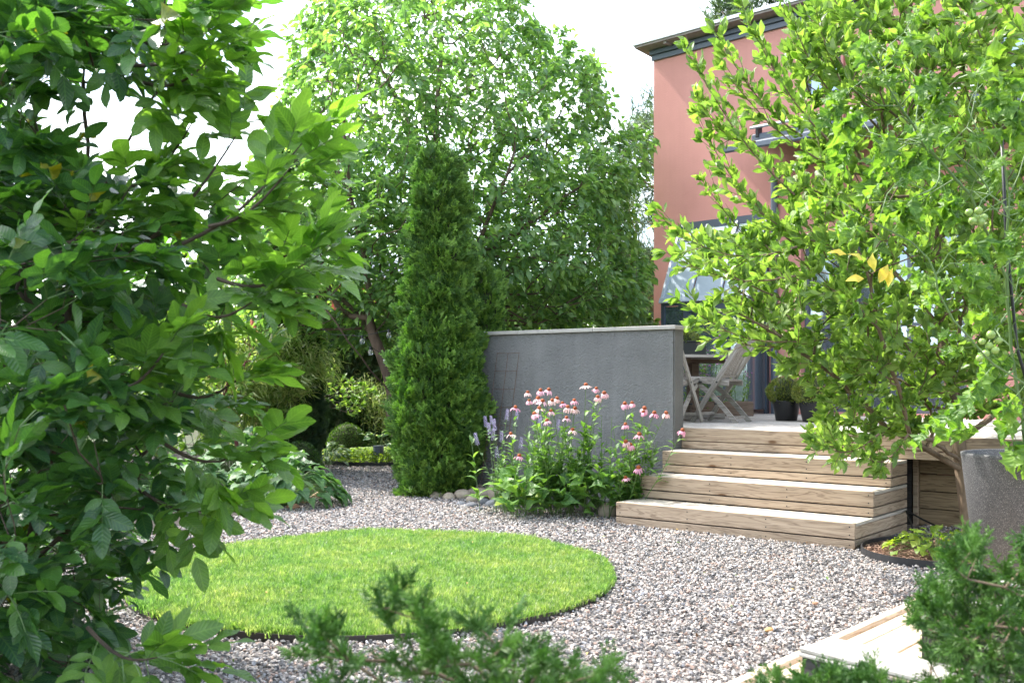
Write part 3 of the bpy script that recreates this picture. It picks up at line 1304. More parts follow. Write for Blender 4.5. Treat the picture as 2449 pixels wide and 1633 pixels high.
# ------------------------------------------------------------------ terrace (upper deck)
ZD = 0.8
dk = thing('timber_terrace', 'raised pale timber terrace between the steps and the house', 'terrace', sw(-1, 3.2, 0))
y = 3 * T
board('fascia_board', M_wood, dk, SF, -2.13, 1.3, y, y + .028, ZD - .195, ZD - .128)
board('fascia_board', M_wood, dk, SF, -2.13, 1.3, y, y + .028, ZD - .121, ZD - .001)
board('fascia_board', M_wood, dk, SF, 1.304, 4.3, y, y + .028, ZD - .195, ZD - .128)
board('fascia_board', M_wood, dk, SF, 1.304, 4.3, y, y + .028, ZD - .121, ZD - .001)
yy = y + .031
j = 0
while yy < 5.6:
    cut = (-1.6, 0.9, -0.3)[j % 3]
    board('deck_board', M_deckwood, dk, SF, -2.13 if yy < 1.24 else -5.4, cut - .0015, yy, yy + .118, ZD - .028, ZD)
    board('deck_board', M_deckwood, dk, SF, cut + .0015, 4.3, yy, yy + .118, ZD - .028, ZD)
    yy += .124
    j += 1
mb = MB()
for x in (-5.2, -3.5, -2.2, -.8, 0.6, 2.0, 3.4, 4.2):
    mb.box((x, 3.3, ZD - .1), (.045, 4.1, .14))
mb.build('joist', M_dark, dk, SF.copy())
# recess under the terrace: board wall set back
bw = thing('board_wall', 'low wall of aged boards set back under the terrace edge', 'wall', sw(.6, 1.6, 0))
yb = y + .46
zs = [0.0, .15, .30, .45, .598]
for i in range(4):
    board('wall_board', M_boardwall, bw, SF, -0.05, 2.9, yb, yb + .03, zs[i] + .004, zs[i + 1] - .003)
board('corner_post', M_wood, bw, SF, -0.095, -0.053, yb - .03, yb + .04, 0, .60)
bp_ = board('terrace_post', M_black_wood, None, SF, -.18, -.11, yb - .02, yb + .08, 0, .6)
tag(bp_, 'dark post in the gap between the steps and the board wall', 'post')
tag(board('terrace_shade_sheet', M_dark, None, SF, -5.0, 0.05, yb + .14, yb + .17, 0, .6), 'dark sheet standing in for the shade under the terrace', 'shade_sheet')  # added sheet, its dark colour stands in for shade in the open recess

# ------------------------------------------------------------------ grey garden wall
wl = thing('garden_wall', 'dark grey roughcast wall with pale coping beside the steps', 'wall', sw(-3.5, 1.12, 0))
x0, x1, ya, yb2 = -4.95, -2.132, 1.03, 1.215
bm = bmesh.new()
bmesh.ops.create_cube(bm, size=1)
for v in bm.verts:
    v.co = Vector((v.co.x * (x1 - x0), v.co.y * (yb2 - ya), v.co.z * 1.735))
bmesh.ops.bevel(bm, geom=[e for e in bm.edges if abs(e.verts[0].co.x - e.verts[1].co.x) < 1e-6 and abs(e.verts[0].co.y - e.verts[1].co.y) < 1e-6], offset=.012, segments=2, affect='EDGES')
me = bpy.data.meshes.new('render_coat')
bm.to_mesh(me)
bm.free()
me.materials.append(M_greywall)
obj('render_coat', me, wl, SF @ Matrix.Translation(((x0 + x1) / 2, (ya + yb2) / 2, 1.735 / 2)))
for i in range(3):
    xa = x0 - .02 + i * 0.96
    xb = min(xa + .957, x1 + .03) if i < 2 else x1 + .03
    board('coping_slab', M_coping, wl, SF, xa, xb, ya - .03, yb2 + .03, 1.737, 1.775, ch=.004)

# rusty mesh trellis leaning on the wall
tr = thing('wire_trellis', 'rusty wire mesh trellis leaning against the grey wall', 'trellis', sw(-4.1, 1.0, 0))
TX0 = -4.28


def trp(u, v):
    return sw(TX0 + u * .30 - (1 - v) * .10, 0.985 - (1 - v) * .16, 0.12 + v * 1.42)


for u in (0, .5, 1):
    MB().tube([trp(u, v / 8) + Vector((0, 0, 0.003 * math.sin(v * 2 + u * 5))) for v in range(9)], .0028, 5).build('wire', M_rust, tr)
for i in range(8):
    v = 1 - i * .135
    MB().tube([trp(-.02, v), trp(.5, v - .003), trp(1.02, v)], .0026, 5).build('wire', M_rust, tr)

# ------------------------------------------------------------------ house
hs_ = thing('terracotta_house', 'two storey terracotta rendered house with slanted roof beyond the terrace', 'house', (2.06, 15.08, 0))
holes = [(.47, 1.89, .80, 3.44), (2.35, 4.45, .84, 3.0), (2.36, 2.9, 4.88, 5.4), (4.75, 6.6, 4.0, 5.25), (5.2, 6.9, .84, 3.0)]


def wall_cells(xs, zs, holes, y0, y1):
    mb = MB()
    vid = {}
    xs, zs = sorted(set(xs)), sorted(set(zs))

    def solid(i, j):
        if i < 0 or j < 0 or i >= len(xs) - 1 or j >= len(zs) - 1:
            return False
        cx, cz = (xs[i] + xs[i + 1]) / 2, (zs[j] + zs[j + 1]) / 2
        return not any(h[0] < cx < h[1] and h[2] < cz < h[3] for h in holes)
    V, F = [], []

    def v(i, j, y):
        k = (i, j, y)
        if k not in vid:
            vid[k] = len(V)
            V.append((xs[i], y, zs[j]))
        return vid[k]
    for i in range(len(xs) - 1):
        for j in range(len(zs) - 1):
            if not solid(i, j):
                continue
            F.append((v(i, j, y0), v(i + 1, j, y0), v(i + 1, j + 1, y0), v(i, j + 1, y0)))
            F.append((v(i, j, y1), v(i, j + 1, y1), v(i + 1, j + 1, y1), v(i + 1, j, y1)))
            if not solid(i - 1, j):
                F.append((v(i, j, y0), v(i, j + 1, y0), v(i, j + 1, y1), v(i, j, y1)))
            if not solid(i + 1, j):
                F.append((v(i + 1, j, y0), v(i + 1, j, y1), v(i + 1, j + 1, y1), v(i + 1, j + 1, y0)))
            if not solid(i, j - 1):
                F.append((v(i, j, y0), v(i, j, y1), v(i + 1, j, y1), v(i + 1, j, y0)))
            if not solid(i, j + 1):
                F.append((v(i, j + 1, y0), v(i + 1, j + 1, y0), v(i + 1, j + 1, y1), v(i, j + 1, y1)))
    return V, F


xs = [0, 9.5] + [h[0] for h in holes] + [h[1] for h in holes]
zz_ = [0, 5.93] + [h[2] for h in holes] + [h[3] for h in holes]
V, F = wall_cells(xs, zz_, holes, 0, .3)
obj('front_wall', mesh_np('front_wall', V, F, M_pink), hs_, HM.copy())
MB().box((.15, 3.2, 2.2), (.3, 5.75, 4.4)).build('side_wall', M_pink, hs_, HM.copy())
MB().box((5, 6.2, 1.9), (9, .3, 3.7)).build('rear_wall', M_pink, hs_, HM.copy())
MB().box((4.7, 2.2, 0.4), (8.6, 3.6, .8)).build('indoor_floor', simple('indoor_floor', (0.12, 0.10, 0.08), .6), hs_, HM.copy())
MB().box((4.7, 2.0, 3.6), (8.6, 3.2, .3)).build('ceiling', simple('indoor_ceiling', (0.3, 0.29, 0.28), .8), hs_, HM.copy())
# frieze, roof
MB().box((4.75, -.018, 5.90), (9.53, .036, .075), ch=.004).build('frieze_board', M_slate, hs_, HM.copy())
MB().box((4.75, -.035, 5.97), (9.56, .07, .06), ch=.004).build('frieze_board', M_slate, hs_, HM.copy())
sl_ = .10
V = []
for (x, yq) in ((-.165, -.245), (9.8, -.245), (9.8, 6.8), (-.165, 6.8)):
    z = 6.032 - sl_ * (yq + .245)
    V += [(x, yq, z), (x, yq, z + .03)]
FB = [(0, 2, 4, 6), (1, 7, 5, 3), (0, 1, 3, 2), (2, 3, 5, 4), (4, 5, 7, 6), (6, 7, 1, 0)]
rf = obj('roof', mesh_np('roof', V, FB, M_soffit), hs_, HM.copy())
V2 = [(x + (-.02 if x < 0 else .02), yy_ + (-.02 if yy_ < 0 else .02), z + .032 + (.045 if i % 2 else 0)) for i, (x, yy_, z) in enumerate(V)]
V2 = [(x, y_, z - (.03 if i % 2 else 0)) for i, (x, y_, z) in enumerate(V2)]
obj('roof_sheet', mesh_np('roof_sheet', V2, FB, M_zinc), rf, HM.copy())
for x in (.35, 1.25, 2.15, 3.05, 3.95, 4.9, 5.8, 6.7, 7.6):
    MB().box((x, -.14, 6.012), (.045, .15, .036)).build('rafter_end', M_soffit, rf, HM.copy())
jt = MB().box((2.95, -.003, 5.2), (.022, .012, 1.45)).build('wall_joint', simple('joint_brown', (0.2, 0.06, 0.045), .8), hs_, HM.copy())
MB().tube([(1.99, -.05, .8), (1.99, -.05, 3.9)], .045, 12).build('downpipe', M_slate, hs_, HM.copy())


def window(x0, x1, z0, z1, nx=2, nz=1, depth=.12, fw=.055, glass=None, par=None, dark=True):
    par = par or hs_
    f = MB()
    yc = depth
    f.box(((x0 + x1) / 2, yc, z0 + fw / 2), (x1 - x0 - .004, .06, fw))
    f.box(((x0 + x1) / 2, yc, z1 - fw / 2), (x1 - x0 - .004, .06, fw))
    xsq = [x0 + fw / 2 + .002 + i * (x1 - x0 - fw - .004) / nx for i in range(nx + 1)]
    for xq in xsq:
        f.box((xq, yc - .0015, (z0 + z1) / 2), (fw, .057, z1 - z0 - 2 * fw + .002))
    zq = [z0 + i * (z1 - z0) / nz for i in range(1, nz)]
    fr = f.build('window', M_slate, par, HM.copy())
    for i in range(nx):
        for j in range(nz):
            xa, xb = xsq[i] + fw / 2, xsq[i + 1] - fw / 2
            za = z0 + fw if j == 0 else z0 + j * (z1 - z0) / nz + .02
            zb = z1 - fw if j == nz - 1 else z0 + (j + 1) * (z1 - z0) / nz - .02
            MB().box(((xa + xb) / 2, yc + .005, (za + zb) / 2), (xb - xa, .012, zb - za)).build('pane', glass or M_glass, fr, HM.copy())
            if j:
                MB().box(((xa + xb) / 2, yc, za - .02), (xb - xa, .05, .036)).build('glazing_bar', M_slate, fr, HM.copy())
    return fr


window(2.352, 4.448, .84, 2.998, 3, 2)
window(2.362, 2.898, 4.882, 5.398, 1, 1)
window(4.752, 6.598, 4.002, 5.248, 2, 1)
window(5.202, 6.898, .84, 2.998, 2, 2)
# glazed bay with slanting top
bay = MB()
X0, X1, W, Z1, Z2 = .47, 1.89, -.47, 2.32, 3.435
for x in (X0 + .025, X1 - .025):
    bay.box((x, W + .025, (.8 + Z1) / 2), (.05, .05, Z1 - .8))
    bay.box((x, -.03, (.8 + Z2) / 2), (.05, .06, Z2 - .8))
bay.box(((X0 + X1) / 2, W + .025, Z1 - .03), (X1 - X0 - .1, .05, .06))
bay.box(((X0 + X1) / 2, W + .025, .83), (X1 - X0 - .1, .05, .06))
bay.box(((X0 + X1) / 2, -.02, Z2 - .03), (X1 - X0 - .1, .05, .1))
by = bay.build('bay_window', M_slate, hs_, HM.copy())


def slant(x, t, o=0.0):
    return Vector((x, W + (-.01 - W) * t - o * .92, Z1 + (Z2 - .05 - Z1) * t + o * .38))


def slab(a, b2, c, d, th, name, mat, par):
    nv = (b2 - a).cross(d - a).normalized() * th
    v = [a, b2, c, d, a + nv, b2 + nv, c + nv, d + nv]
    return obj(name, mesh_np(name, v, [(0, 3, 2, 1), (4, 5, 6, 7), (0, 1, 5, 4), (1, 2, 6, 5), (2, 3, 7, 6), (3, 0, 4, 7)], mat), par, HM.copy())


bars = [X0 + .0, X0 + .48, X0 + .95, X1]
for i in range(3):
    a, b2 = bars[i] + .035, bars[i + 1] - .035
    slab(slant(a, .04), slant(b2, .04), slant(b2, .82), slant(a, .82), .012, 'pane', M_bayglass, by)
    slab(slant(a, .845), slant(b2, .845), slant(b2, .97), slant(a, .97), .012, 'pane', M_bayglass, by)
for xq in bars:
    xa = min(max(xq, X0 + .02), X1 - .02)
    slab(slant(xa - .018, 0, .01), slant(xa + .018, 0, .01), slant(xa + .018, 1, .01), slant(xa - .018, 1, .01), .03, 'glazing_bar', M_palepaint if xq < X1 else M_slate, by)
slab(slant(X0, -.03, .02), slant(X1, -.03, .02), slant(X1, .035, .02), slant(X0, .035, .02), .03, 'glazing_bar', M_palepaint, by)
slab(slant(X0 + .02, .82, .012), slant(X1 - .02, .82, .012), slant(X1 - .02, .845, .012), slant(X0 + .02, .845, .012), .02, 'glazing_bar', M_slate, by)
# triangular cheeks
for x in (X0 + .012, X1 - .012):
    a, b2, c = Vector((x, W, Z1)), Vector((x, -.01, Z1)), Vector((x, -.01, Z2 - .05))
    obj('cheek', mesh_np('cheek', [a, b2, c, a + Vector((.012, 0, 0)), b2 + Vector((.012, 0, 0)), c + Vector((.012, 0, 0))],
                         [(0, 2, 1), (3, 4, 5), (0, 1, 4, 3), (1, 2, 5, 4), (2, 0, 3, 5)], M_palepaint), by, HM.copy())
# vertical glazing of the bay: fixed pane, door with dark frame, fixed pane
MB().box((X0 + .2, W + .03, 1.56), (.30, .012, 1.38)).build('pane', M_glass, by, HM.copy())
MB().box((X0 + 1.24, W + .03, 1.56), (.26, .012, 1.38)).build('pane', M_glass, by, HM.copy())
dr = MB()
dx0, dx1 = X0 + .38, X0 + 1.08
for x in (dx0 + .04, dx1 - .04):
    dr.box((x, W + .02, 1.56), (.08, .06, 1.39))
dr.box(((dx0 + dx1) / 2, W + .02, .94), (dx1 - dx0 - .16, .06, .16))
dr.box(((dx0 + dx1) / 2, W + .02, 2.21), (dx1 - dx0 - .16, .06, .09))
door = dr.build('door', M_slate, hs_, HM.copy())
MB().box(((dx0 + dx1) / 2, W + .02, 1.6), (dx1 - dx0 - .16, .012, 1.14)).build('pane', M_glass, door, HM.copy())
hd = MB().box((dx0 + .04, W - .04, 1.75), (.02, .02, .03)).box((dx0 + .09, W - .055, 1.75), (.12, .014, .02))
hd.build('handle', M_zinc, door, HM.copy())
for x in (X0 + .012, X1 - .024):
    MB().box((x, W / 2, 1.56), (.012, -W - .06, 1.4)).build('pane', M_glass, by, HM.copy())

# awning over the garden windows
aw = thing('folded_awning', 'dark grey awning drawn half out over the terrace windows', 'awning', HM @ Vector((3.8, -.2, 4.3)))
MB().box((4.2, -.13, 4.42), (4.9, .2, .12), ch=.02).build('cassette', M_slate, aw, HM.copy())
MB().tube([(1.75, -.24, 4.56), (6.6, -.24, 4.56)], .02, 10).build('roller_tube', M_zinc, aw, HM.copy())
for x in (1.85, 3.4, 5.0, 6.5):
    MB().box((x, -.2, 4.5), (.04, .1, .14)).build('bracket', M_blackmetal, aw, HM.copy())
slab(Vector((1.95, -.22, 4.40)), Vector((6.5, -.22, 4.40)), Vector((6.5, -1.05, 4.16)), Vector((1.95, -1.05, 4.16)), .008, 'canopy',
     simple('awning_cloth', (0.05, 0.055, 0.065), .8, noise=.2), aw)
MB().box((4.2, -1.08, 4.12), (4.72, .06, .085), ch=.015).build('front_bar', M_slate, aw, HM.copy())
for x in (2.1, 4.2, 6.3):
    MB().tube([(x, -.2, 4.34), (x + .3, -.6, 4.22), (x, -1.04, 4.12)], .018, 8).build('folding_arm', M_blackmetal, aw, HM.copy())

# red house glimpsed far behind the trees
rh = thing('red_outbuilding', 'red rendered building glimpsed behind the cherry tree', 'building', (-3.6, 25, 0))
RB = Matrix.Translation((-3.6, 25, 0)) @ Matrix.Rotation(.25, 4, 'Z')
M_redw = stucco('red_render', (0.58, 0.15, 0.10), (0.5, 0.12, 0.08), 20, .2, .004)
MB().box((0, 2.5, 1.75), (5.2, 5, 3.5)).build('wall', M_redw, rh, RB)
MB().add([(-2.8, -.3, 3.5), (2.8, -.3, 3.5), (2.8, 5.3, 3.5), (-2.8, 5.3, 3.5), (-2.8, 2.5, 4.6), (2.8, 2.5, 4.6)],
         [(0, 1, 5, 4), (3, 4, 5, 2), (0, 4, 3), (1, 2, 5), (0, 3, 2, 1)]) if False else None
rm = MB()
rm.add([(-2.8, -.3, 3.5), (2.8, -.3, 3.5), (2.8, 5.3, 3.5), (-2.8, 5.3, 3.5), (-2.8, 2.5, 4.4), (2.8, 2.5, 4.4)],
       [(0, 1, 5, 4), (3, 4, 5, 2), (0, 4, 3), (1, 2, 5), (0, 3, 2, 1)])
rm.build('roof', M_slate, rh, RB)
for x in (-1.5, 1.2):
    wf = MB().box((x, -.02, 2.0), (.9, .06, 1.2)).build('window', simple('white_frame', (0.75, 0.75, 0.72), .5), rh, RB)
    MB().box((x, -.055, 2.0), (.74, .01, 1.04)).build('pane', M_glass, wf, RB)

# ------------------------------------------------------------------ table and folding chairs on the terrace
tb = thing('garden_table', 'round weathered teak table on the terrace behind the wall', 'table', (1.95, 11.95, ZD))
TBM = Matrix.Translation((1.95, 11.95, ZD))
for i in range(8):
    # slatted octagonal top, each slat its own board
    y0, y1 = -.64 + i * .16, -.64 + (i + 1) * .16 - .005
    hw = lambda yq: min(.64, .64 + .27 - abs(yq))
    ya_, yb_ = (y0, y1)
    wa, wb = max(.27, min(.64, .905 - abs(ya_))), max(.27, min(.64, .905 - abs(yb_)))
    mbx = MB()
    mbx.add([(-wa, ya_, .70), (wa, ya_, .70), (wb, yb_, .70), (-wb, yb_, .70), (-wa, ya_, .73), (wa, ya_, .73), (wb, yb_, .73), (-wb, yb_, .73)],
            [(0, 3, 2, 1), (4, 5, 6, 7), (0, 1, 5, 4), (1, 2, 6, 5), (2, 3, 7, 6), (3, 0, 4, 7)])
    mbx.build('slat', M_grey_wood, tb, TBM)
tap = MB()
for a in (0, PI / 2):
    tap.box((0, 0, .665 - (.001 if a else 0)), (1.0, .05, .05), Matrix.Rotation(a, 4, 'Z'))
tap.build('apron', M_brown_wood, tb, TBM)
for (x, y_) in ((-.13, -.13), (.13, -.13), (.13, .13), (-.13, .13)):
    MB().box((x, y_, .355), (.085, .085, .57), ch=.005).build('leg', M_brown_wood, tb, TBM)
for a in (0, PI / 2):
    MB().box((0, 0, .035 + (.002 if a else 0)), (1.0, .08, .06), Matrix.Rotation(a, 4, 'Z'), ch=.01).build('foot_bar', M_grey_wood, tb, TBM)


def chair(loc, rz, label):
    """folding slatted chair; local +X is forward, Y across"""
    M = Matrix.Translation(loc) @ Matrix.Rotation(rz, 4, 'Z')
    t = thing('folding_chair', label, 'chair', loc, rz, 'weathered folding chairs round the table')
    Wc = .45

    def bar(p, q, w, th, name, lab=None):
        p, q = Vector(p), Vector(q)
        d = (q - p)
        L_ = d.length
        x = d.normalized()
        y_ = Vector((0, 1, 0))
        z = x.cross(y_).normalized()
        R = Matrix((x, y_, z)).transposed().to_4x4()
        R.translation = (p + q) / 2
        return MB().box((0, 0, 0), (L_, th, w), ch=.004).build(name, M_grey_wood, t, M @ R)
    for s in (-1, 1):
        yo = s * Wc / 2
        bar((.27, yo, 0.0), (-.30, yo, .88), .055, .024, 'back_leg')
        # curved front-to-back leg inside
        pts = [(.20, .40), (.06, .30), (-.08, .155), (-.22, 0.0)]
        mbx = MB()
        for a, b2 in zip(pts[:-1], pts[1:]):
            d = Vector((b2[0] - a[0], 0, b2[1] - a[1]))
            x = d.normalized()
            z = x.cross(Vector((0, 1, 0)))
            R = Matrix((x, Vector((0, 1, 0)), z)).transposed().to_4x4()
            R.translation = ((a[0] + b2[0]) / 2, s * (Wc / 2 - .035), (a[1] + b2[1]) / 2)
            mbx.box((0, 0, 0), (d.length + .012, .022, .05), R)
        mbx.build('front_leg', M_grey_wood, t, M)
        bar((.29, s * (Wc / 2 - .03), .455), (-.14, s * (Wc / 2 - .03), .415), .055, .022, 'seat_rail')
        for (bx, bz) in ((.0, .20), (-.02, .43), (.22, .43)):
            MB().tube([(bx, yo - .016, bz), (bx, yo + .016, bz)], .010, 8).build('bolt', M_blackmetal, t, M)
    for i in range(7):
        x = .27 - i * .063
        MB().box((x, 0, .482 - i * .0058), (.052, Wc - .05, .016), ch=.003).build('seat_slat', M_grey_wood, t, M)
    for i in range(8):
        yo = -.165 + i * .047
        # gently curved back slats
        mbx = MB()
        pr = [(-.055, .50), (-.115, .62), (-.185, .74), (-.272, .86)]
        vs_, fs_ = [], []
        for (x, z) in pr:
            vs_ += [(x - .007, yo - .016, z), (x + .007, yo - .016, z), (x + .007, yo + .016, z), (x - .007, yo + .016, z)]
        for k in range(3):
            for j in range(4):
                a, b2 = k * 4 + j, k * 4 + (j + 1) % 4
                fs_.append((a, b2, b2 + 4, a + 4))
        fs_ += [(3, 2, 1, 0), (12, 13, 14, 15)]
        mbx.add(vs_, fs_)
        mbx.build('back_slat', M_grey_wood, t, M)
    MB().box((-.045, 0, .50), (.022, Wc - .03, .05), ch=.003).build('back_rail', M_grey_wood, t, M)
    MB().box((-.285, 0, .855), (.022, Wc - .03, .06), ch=.003).build('back_rail', M_grey_wood, t, M)
    MB().box((.20, 0, .09), (.03, Wc - .03, .03), ch=.003).build('stretcher', M_grey_wood, t, M)
    MB().box((-.16, 0, .05), (.03, Wc - .08, .03), ch=.003).build('stretcher', M_grey_wood, t, M)
    return t


chair((2.28, 11.18, ZD), math.atan2(.56, -.83), 'weathered folding chair seen whole, its slatted back toward the bush')
chair((1.70, 11.05, ZD), math.atan2(.75, .55), 'folding chair mostly hidden by the end of the grey wall')
# planters on the terrace
M_blackpot = simple('black_plastic_pot', (0.02, 0.021, 0.024), .35)


def pot(name, label, cat, loc, r0, r1, h, mat, group=None, rim=.012, soil=True):
    t = thing(name, label, cat, loc, 0, group)
    M = Matrix.Translation(loc)
    MB().lathe([(r0 * .9, 0), (r0, .006), (r1 - .002, h - .02), (r1, h - .01), (r1, h), (r1 - rim * .5, h + .003), (r1 - rim, h), (r1 - rim - .003, h - .05), (r0 * .5, h - .055)], 36).build(
        'pot_body', mat, t, M, smooth=True)
    if soil:
        MB().lathe([(r1 - rim - .002, h - .052), (r1 * .4, h - .045), (.01, h - .04)], 20).build('potting_soil', M_soil, t, M)
    return t


pot('plant_pot', 'left one of two black pots of trimmed shrubs on the terrace', 'pot', (3.04, 11.5, ZD), .115, .155, .22, M_blackpot, 'black pots on the terrace')
pot('plant_pot', 'right one of two black pots of trimmed shrubs on the terrace', 'pot', (3.24, 11.15, ZD), .115, .155, .22, M_blackpot, 'black pots on the terrace')
tq = thing('trough_planter', 'black rectangular trough of plants behind the table top', 'planter', (1.98, 12.05, ZD + .732))
MB().box((0, 0, .08), (.52, .16, .155), ch=.008).build('trough_body', M_blackpot, tq, Matrix.Translation((1.98, 12.05, ZD + .734)))
MB().box((0, 0, .16), (.54, .18, .012), ch=.003).build('rim', M_blackpot, tq, Matrix.Translation((1.98, 12.05, ZD + .734)))
# dark slatted bench at the right of the terrace
bn = thing('dark_bench', 'dark slatted bench on the terrace behind the leafy tree', 'bench', sw(1.6, 2.6, ZD))
BM = SF @ Matrix.Translation((1.9, 2.6, ZD))
for i in range(4):
    MB().box((0, -.18 + i * .115, .43), (1.5, .095, .025), ch=.004).build('seat_slat', M_black_wood, bn, BM)
for i in range(3):
    MB().box((0, .245, .55 + i * .1), (1.5, .022, .075), ch=.004).build('back_slat', M_black_wood, bn, BM)
for s in (-1, 1):
    MB().box((s * .66, -.17, .205), (.06, .06, .42)).build('leg', M_black_wood, bn, BM)
    MB().box((s * .66, .215, .40), (.06, .05, .80)).build('leg', M_black_wood, bn, BM)
MB().box((0, 0, .16), (1.26, .04, .04)).build('stretcher', M_blackmetal, bn, BM)

# ------------------------------------------------------------------ low deck, lower right
ld = thing('low_deck', 'low deck of pale new boards crossing the lower right corner', 'deck', LD @ Vector((-1, .5, 0)))
ws = [.040, .075, .15, .15, .15, .15, .15, .15, .15, .15, .15]
gaps = [.024, .022, .008, .010, .008, .035, .007, .006, .007, .006, .006]
yy = 0.0
for i, (w, g_) in enumerate(zip(ws, gaps)):
    zt = .200 - (.010 if i == 1 else 0)
    board('deck_board', M_fresh, ld, LD, -2.9, .62, yy, yy + w, zt - .03, zt)
    yy += w + g_
mb = MB()
for x in (-2.7, -2.1, -1.5, -.9, -.3, .3):
    mb.box((x, yy / 2, .135), (.045, yy - .02, .07))
mb.build('joist', simple('orange_pine_joist', (0.42, 0.23, 0.11), .7, noise=.2), ld, LD.copy())
board('edge_board', M_fresh, ld, LD, -2.9, .62, .004, .03, .02, .165)


def planter_box(label, c, d1, L1, d2, L2, z0, z1, cap=False):
    d1, d2 = Vector((*d1, 0)).normalized(), Vector((*d2, 0)).normalized()
    F = Matrix(((d1.x, d2.x, 0, c[0]), (d1.y, d2.y, 0, c[1]), (0, 0, 1, 0), (0, 0, 0, 1)))
    t = thing('planter_box', label, 'planter', (c[0], c[1], z0), 0, 'black stained planter boxes on the low deck')
    n = 2
    h = (z1 - z0) / n
    for k in range(n):
        za, zb = z0 + k * h + .002, z0 + (k + 1) * h - .002
        board('side_plank', M_black_wood, t, F, 0, L1, 0, .028, za, zb)
        board('side_plank', M_black_wood, t, F, 0, L1, L2 - .028, L2, za, zb)
        board('side_plank', M_black_wood, t, F, 0, .028, .029, L2 - .029, za, zb, along='y')
        board('side_plank', M_black_wood, t, F, L1 - .028, L1, .029, L2 - .029, za, zb, along='y')
    for (xa, xb, ya_, yb_, al) in ((-.008, L1 + .008, -.008, .04, 'x'), (-.008, L1 + .008, L2 - .04, L2 + .008, 'x'), (-.008, .04, .041, L2 - .041, 'y'), (L1 - .04, L1 + .008, .041, L2 - .041, 'y')):
        board('top_rail', M_deckwood, t, F, xa, xb, ya_, yb_, z1 + .001, z1 + .013, along=al)
    if cap:
        board('cap_board', M_deckwood, t, F, -.006, L1 + .006, -.006, L2 + .006, z1 + .0145, z1 + .03)
    board('potting_soil', M_soil, t, F, .03, L1 - .03, .03, L2 - .03, z0 + .02, z1 - .006)
    return t


planter_box('black box at the bottom edge with a pale sunlit top', (.89, 3.19), (.60, -.80), .62, (.80, .60), .17, .202, .43, cap=True)
planter_box('taller looking black planter box half hidden by conifer sprays', (1.55, 3.93), (.754, -.657), .62, (.657, .754), .5, .202, .45)

# big terrazzo pot
m, nt, b, out = newmat('speckled_terrazzo')
tc = N(nt, 'TexCoord')
v = N(nt, 'TexVoronoi', Scale=480.0)
nt.links.new(tc.outputs['Object'], v.inputs['Vector'])
sp = N(nt, 'SeparateXYZ')
nt.links.new(v.outputs['Color'], sp.inputs[0])
r = ramp(nt, [(0.0, (0.04, 0.04, 0.044)), (0.5, (0.07, 0.069, 0.073)), (0.78, (0.105, 0.102, 0.106)), (0.94, (0.24, 0.235, 0.235))], 'CONSTANT')
nt.links.new(sp.outputs[0], r.inputs['Fac'])
nt.links.new(r.outputs['Color'], b.inputs['Base Color'])
b.inputs['Roughness'].default_value = .7
bp = N(nt, 'Bump', Strength=.3, Distance=.002)
nt.links.new(sp.outputs[1], bp.inputs['Height'])
nt.links.new(bp.outputs['Normal'], b.inputs['Normal'])
M_terrazzo = m
POTC = (2.60, 5.25)
pot('speckled_pot', 'large speckled dark grey pot holding the tomato plant', 'pot', (POTC[0], POTC[1], .201), .225, .305, .70, M_terrazzo, rim=.022)

# ------------------------------------------------------------------ bed edging and soil near the tree, hose, far bed
def oval_band(name, c, r, z0, z1, a0, a1, mat, label, cat, wob=.01, n=48):
    pr, fs = [], []
    for k in range(n + 1):
        t = a0 + (a1 - a0) * k / n
        w = wob * math.sin(4 * t)
        for (dr, z) in ((-.005, z0), (-.005, z1), (.005, z1), (.005, z0)):
            pr.append((c[0] + (r[0] + w + dr) * math.cos(t), c[1] + (r[1] + w + dr) * math.sin(t), z))
    for k in range(n):
        for j in range(4):
            a, b2 = k * 4 + j, k * 4 + (j + 1) % 4
            fs.append((a, b2, b2 + 4, a + 4))
    return tag(obj(name, mesh_np(name, pr, fs, mat)), label, cat)


M_edge = simple('black_edging', (0.02, 0.02, 0.022), .5)
oval_band('bed_edging', BED_C, BED_R, -.01, .06, rad(60), rad(330), M_edge, 'black edging strip curving round the bed under the leafy tree', 'edging')


def disc(name, c, r, z, mat, label, n=40, hump=0.0):
    vs = [(c[0], c[1], z + hump)]
    for q_ in (.5, 1):
        for k in range(n):
            t = 2 * PI * k / n
            vs.append((c[0] + r[0] * q_ * math.cos(t), c[1] + r[1] * q_ * math.sin(t), z + hump * (1 - q_ ** 2)))
    fs = [(0, 1 + k, 1 + (k + 1) % n) for k in range(n)] + [(1 + k, 1 + n + k, 1 + n + (k + 1) % n, 1 + (k + 1) % n) for k in range(n)]
    return tag(obj(name, mesh_np(name, vs, fs, mat)), label, kind='structure')


disc('mulch_bed', BED_C, (BED_R[0] - .01, BED_R[1] - .01), .012, M_mulch, 'reddish bark mulch bed', hump=.03)
# shredded bark litter
chips = [MB().box((0, 0, 0), (1, .22, .12)).mesh('bark_chip', simple('bark_chip', (0.17, 0.095, 0.065), .95, noise=.4, nscale=3)),
         MB().box((0, 0, 0), (.7, .3, .1)).mesh('bark_chip', simple('bark_chip_pale', (0.30, 0.19, 0.13), .95, noise=.4, nscale=3))]
n = 3500
a = rng.random(n) * 6.28
rr = np.sqrt(rng.random(n)) * .98
tag(bulk('bark_litter', chips, np.column_stack([BED_C[0] + BED_R[0] * rr * np.cos(a), BED_C[1] + BED_R[1] * rr * np.sin(a), .03 + .02 * (1 - rr ** 2) + .008 * rng.random(n)]),
         np.column_stack([rng.normal(0, .3, n), rng.normal(0, .3, n), rng.random(n) * 6.28]), .012 + .03 * rng.random(n), rng.integers(0, 2, n)),
    'shredded brown bark on the bed under the leafy tree', 'bark', kind='stuff')
